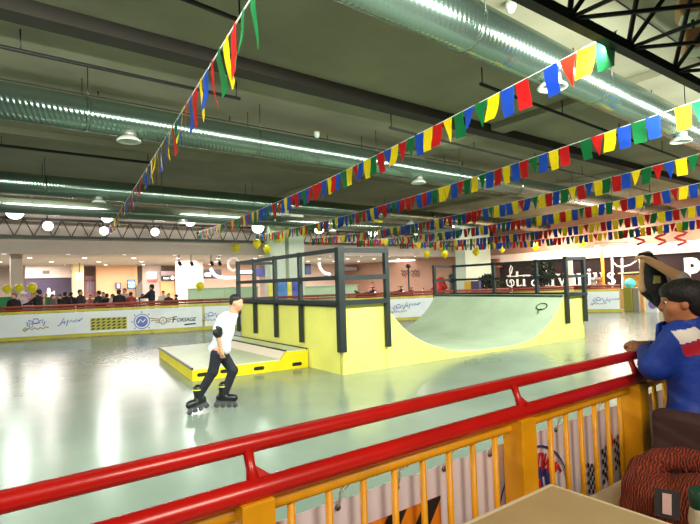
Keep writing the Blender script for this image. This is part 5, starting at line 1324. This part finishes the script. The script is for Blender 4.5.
def serif_word(txt, y_start, zb, h, parent, x=26.89):
    """bold serif letters: thick stems, thin joins, slab serifs. y decreases to the right"""
    m = MB(); cur = 0; o = Vector((x, y_start, zb)); S = .2*h/.62; xh = .62*h/.62
    sw_, tw_ = .17*h, .05*h
    X = h
    def stem(a, z0=0, z1=1.0, ser='bt'):
        flatpoly(m, [(a, z0*X), (a+sw_, z0*X), (a+sw_, z1*X), (a, z1*X)], o, UXX, UP)
        if 'b' in ser: flatpoly(m, [(a-.07*X, z0*X), (a+sw_+.07*X, z0*X), (a+sw_+.07*X, z0*X+tw_), (a-.07*X, z0*X+tw_)], o, UXX, UP)
        if 't' in ser: flatpoly(m, [(a-.09*X, z1*X-tw_*1.6), (a+.02*X, z1*X-tw_*1.6), (a+sw_, z1*X), (a-.05*X, z1*X-tw_*.2)], o, UXX, UP)
    def bowl(cx, w, thick_left=True, a0=0, a1=360):
        pts = [(math.cos(math.radians(t_)), math.sin(math.radians(t_))) for t_ in range(a0, a1+1, 15)]
        for (c1, s1), (c2, s2) in zip(pts[:-1], pts[1:]):
            def P_(c, s, k):
                th = tw_+(sw_-tw_)*abs(c)**1.5
                return (cx+c*(w-k*th), .5*X+s*(.5*X-k*tw_*.9))
            flatpoly(m, [P_(c1, s1, 0), P_(c2, s2, 0), P_(c2, s2, 1), P_(c1, s1, 1)], o, UXX, UP)
    for ch in txt:
        if ch == 't': stem(cur, 0, 1.35, ''); stroke(m, [(cur-.1*X, .95*X), (cur+.42*X, .95*X)], o, UXX, UP, tw_*1.6); stroke(m, [(cur+sw_*.6, .06*X), (cur+.28*X, .03*X), (cur+.4*X, .14*X)], o, UXX, UP, tw_*1.6); cur += .5*X
        elif ch == 'r': stem(cur); stroke(m, [(cur+sw_, .72*X), (cur+.3*X, .95*X), (cur+.42*X, .96*X)], o, UXX, UP, tw_*1.8); flatpoly(m, arcpts(cur+.44*X, .86*X, .09*X, 0, 330, 11), o, UXX, UP); cur += .62*X
        elif ch == 'a': stem(cur+.36*X, 0, .78, 'b'); bowl_pts = arcpts(cur+.24*X, .27*X, .2*X, 80, 280, 10, .24*X); stroke(m, bowl_pts, o, UXX, UP, sw_*.75); stroke(m, [(cur+.08*X, .78*X), (cur+.14*X, .93*X), (cur+.3*X, .97*X), (cur+.44*X, .9*X), (cur+.46*X, .76*X)], o, UXX, UP, tw_*1.8); flatpoly(m, arcpts(cur+.1*X, .78*X, .08*X, 0, 330, 11), o, UXX, UP); cur += .7*X
        elif ch == 'd': bowl(cur+.27*X, .27*X, True, 60, 300); stem(cur+.38*X, 0, 1.45, 'bt'); cur += .74*X
        elif ch == 'i': stem(cur); flatpoly(m, arcpts(cur+sw_/2, 1.22*X, .11*X, 0, 330, 11), o, UXX, UP); cur += .36*X
        elif ch == 'v': 
            flatpoly(m, [(cur, X), (cur+sw_, X), (cur+.3*X+sw_*.5, 0), (cur+.3*X, 0)], o, UXX, UP); stroke(m, [(cur+.34*X, .02*X), (cur+.56*X, X)], o, UXX, UP, tw_*1.3)
            stroke(m, [(cur-.08*X, .98*X), (cur+.26*X, .98*X)], o, UXX, UP, tw_); stroke(m, [(cur+.42*X, .98*X), (cur+.68*X, .98*X)], o, UXX, UP, tw_); cur += .68*X
        elif ch == 'u': stem(cur, .12, 1, 't'); stem(cur+.4*X, 0, 1, 'bt'); stroke(m, [(cur+.09*X, .14*X), (cur+.16*X, .05*X), (cur+.28*X, .05*X), (cur+.44*X, .18*X)], o, UXX, UP, tw_*2); cur += .74*X
        elif ch == 's':
            stroke(m, arcpts(cur+.24*X, .73*X, .18*X, 20, 250, 10, .2*X), o, UXX, UP, tw_*2.2); stroke(m, [(cur+.1*X, .66*X), (cur+.38*X, .38*X)], o, UXX, UP, sw_); stroke(m, arcpts(cur+.24*X, .27*X, .19*X, 70, -160, 10, .22*X), o, UXX, UP, tw_*2.2)
            cur += .55*X
        else: cur += .3*X
    L_ = cur
    ob = m.build('lettering', M_LETW, parent)
    return ob, L_
# word is fitted between two points on the hoarding: treble-clef initial, then lower-case serif letters
yS = on_x(516.5, 284, 26.89).y; yE = on_x(617, 280, 26.89).y
zb_ = 1.04
ob, wl = serif_word('tradivarius', yS, zb_, .68, t)
k_ = (yS-yE)/wl
for v in ob.data.vertices:      # set width of the line of letters
    w = ob.matrix_basis.translation; yy = v.co.y+(t.location.y+w.y)
    v.co.y = (yS+(yy-yS)*k_)-(t.location.y+w.y)
q = on_x(511, 279, 26.88); m = MB()
stroke(m, [(.0, -1.0), (-.14, -.95), (-.1, -.8), (.04, -.85), (.06, -.6), (-.04, .2), (-.06, .62), (.05, .86), (.14, .7), (.06, .4), (-.2, .12), (-.34, -.12), (-.28, -.38), (-.05, -.48), (.18, -.38), (.22, -.18), (.08, -.02), (-.08, -.1), (-.1, -.24)], q, UXX, UP, .085)
m.build('clef_lettering', M_LETW, t)
m = MB(); stroke(m, [(-.3, .2), (.3, .15), (1.0, .22), (2.0, .16), (2.6, .2)], q, UXX, UP, .05); m.build('flourish', M_LETW, t)
letters_x('P', 684.5, 701, 257.5, 283.5, t, bold=.05)
# kiosk counters right of the barrier
M_CNT = mat('counter_wood_warm', (222, 172, 116), .55, noise=.12, nscale=3, stretch=(1, 6, 1))
pa, pb2 = on_x(585, 290, 24.2), on_x(640, 288.5, 24.2)
t = thing('counter', (24.3, (pa.y+pb2.y)/2, 0), 'long low wooden counter in front of the black shop hoarding', 'counter')
MB().box((24.4, (pa.y+pb2.y)/2, .42), (.4, pa.y-pb2.y, .84)).build('front_panel', M_CNT, t); MB().box((24.4, (pa.y+pb2.y)/2, .87), (.55, pa.y-pb2.y+.1, .06)).build('counter_top', mat('counter_top_brown', (170, 100, 62), .5), t)
r = rect_x(633, 290, 644, 312, 22.6); t = thing('wooden_cabinet', (22.8, (r[0]+r[1])/2, 0), 'light wooden cabinet right of the barrier end', 'cabinet')
MB().box((22.85, (r[0]+r[1])/2, .5), (.5, r[0]-r[1], 1.0)).build('body', M_CNT, t)
for k in (0, 1): MB().box((22.59, r[0]+(r[1]-r[0])*(.27+.46*k), .5), (.02, (r[0]-r[1])*.42, .86)).build('door', M_CNT, t)
r = rect_x(645.5, 294, 657, 312, 21.8); t = thing('standing_panel', (21.8, (r[0]+r[1])/2, 0), 'white printed standing panel below the hanging black sweater', 'panel')
slab_x(MB(), r, 21.8, .08, floor=True).build('panel', M_WHITE, t); m = MB(); flatpoly(m, arcpts(0, 0, .16, 0, 340, 18, .2), on_x(652.5, 304, 21.79), UXX, UP); m.build('violet_print', mat('print_violet', (140, 110, 170), .5), t)
# toy kiosk with white poles
t = thing('toy_kiosk', on_x(628, 290, 25.4), 'small toy kiosk with white poles, yellow shelf and teal ball', 'kiosk'); 
for px, top in ((612, 258), (622, 258), (640, 257)):
    a = on_x(px, 292, 25.4); b = on_x(px, top, 25.4); MB().tube([(a.x, a.y, 0), (b.x, b.y, b.z)], .045, 8).build('pole', M_FIG, t)
a, b = on_x(620.5, 273.3, 25.4), on_x(642, 272, 25.4); MB().beam(a, b, .5, .06).build('shelf', M_CREAM, t)
r = rect_x(623, 275, 639.5, 289, 25.6); slab_x(MB(), r, 25.6, .06).build('back_panel', mat('toy_yellow', (222, 176, 74), .6, noise=.5, nscale=5, rgb2=(190, 110, 60)), t)
p = on_x(630, 283.5, 25.2); MB().ball(tuple(p), .25, 16, 12).build('teal_ball', mat('toy_teal', (70, 190, 190), .4), t)
m = MB(); pts = [on_x(x, y, 25.4) for x, y in ((612, 258), (613, 262), (617, 266), (622, 267), (630, 265), (636, 261), (640, 257))]; m.tube(pts, .03, 6); m.build('hanging_cord', M_FIG, t)
p = on_x(604, 292, 24.9); zt_ = on_x(604, 249, 24.9).z
tag(MB().tube([(p.x, p.y, 0), (p.x, p.y, zt_)], .07, 10).build('yellow_pole', mat('pole_amber', (226, 164, 20), .5)), 'tall amber yellow pole in front of the black shop hoarding', 'pole')
for px, py0, py1, s, lab in ((594, 280, 289, .26, 'grey plush toy on the wooden counter left of the yellow pole'), (600, 281, 289, .24, 'brown plush toy on the wooden counter beside the yellow pole')):
    p = on_x(px, 288.5, 24.4); t = thing('plush_toy', (p.x, p.y, .9), lab, 'toy')
    body('toy_body', [ell((0, 0, .18), (.17, .17, .19), .04), ell((-.02, 0, .44), (.14, .14, .13), .04), ell((-.02, .12, .55), (.04, .05, .05), .02), ell((-.02, -.12, .55), (.04, .05, .05), .02)], .035, mat('plush_'+lab[:5].strip(), (150, 140, 134) if 'grey' in lab else (140, 92, 70), .9), t)
# white strip poster between hoarding panels
r = rect_x(567.5, 257, 572.5, 290, 25.0); t = thing('strip_poster', (25.0, (r[0]+r[1])/2, 0), 'narrow white upright banner stand in front of the hoarding, behind the ramp rail', 'banner'); slab_x(MB(), r, 25.0, .06, floor=True).build('panel', M_PLAS2, t)
# red curled streamers
M_STR = mat('streamer_red', (196, 48, 40), .5)
for k, (px, py) in enumerate(((640, 236), (661, 236), (681, 236))):
    c = on_x(px, py, 22.0); m = MB()
    m.tube([c+Vector((0, .05*math.sin(i*1.3), .36-.06*i))+Vector((.1*math.cos(i*1.3), .16*math.sin(i*1.1), 0)) for i in range(13)], .05, 6)
    tag(m.build('red_streamer', M_STR), f'red curled streamer hanging under the bunting at the right, {ORD[k]} from the left', 'streamer', 'red curled streamers')

# ------------------------------------------------------------------ camera, world, view
cam = bpy.data.cameras.new('camera'); cam.sensor_fit = 'HORIZONTAL'; cam.sensor_width = 36; cam.lens = 36*FPX/700; cam.clip_start = .05; cam.clip_end = 200
co = bpy.data.objects.new('camera', cam); COL.objects.link(co)
Mx = Matrix(((_R.x, _U.x, -_F.x, 0), (_R.y, _U.y, -_F.y, 0), (_R.z, _U.z, -_F.z, CAMH), (0, 0, 0, 1)))
co.matrix_world = Mx
SC.camera = co
w = bpy.data.worlds.new('world'); SC.world = w; w.use_nodes = True
w.node_tree.nodes['Background'].inputs['Color'].default_value = (.62, .72, .6, 1); w.node_tree.nodes['Background'].inputs['Strength'].default_value = .12
SC.view_settings.view_transform = 'Standard'; SC.view_settings.look = 'None'; SC.view_settings.gamma = 1; SC.view_settings.use_curve_mapping = False
SC.view_settings.exposure = -0.5
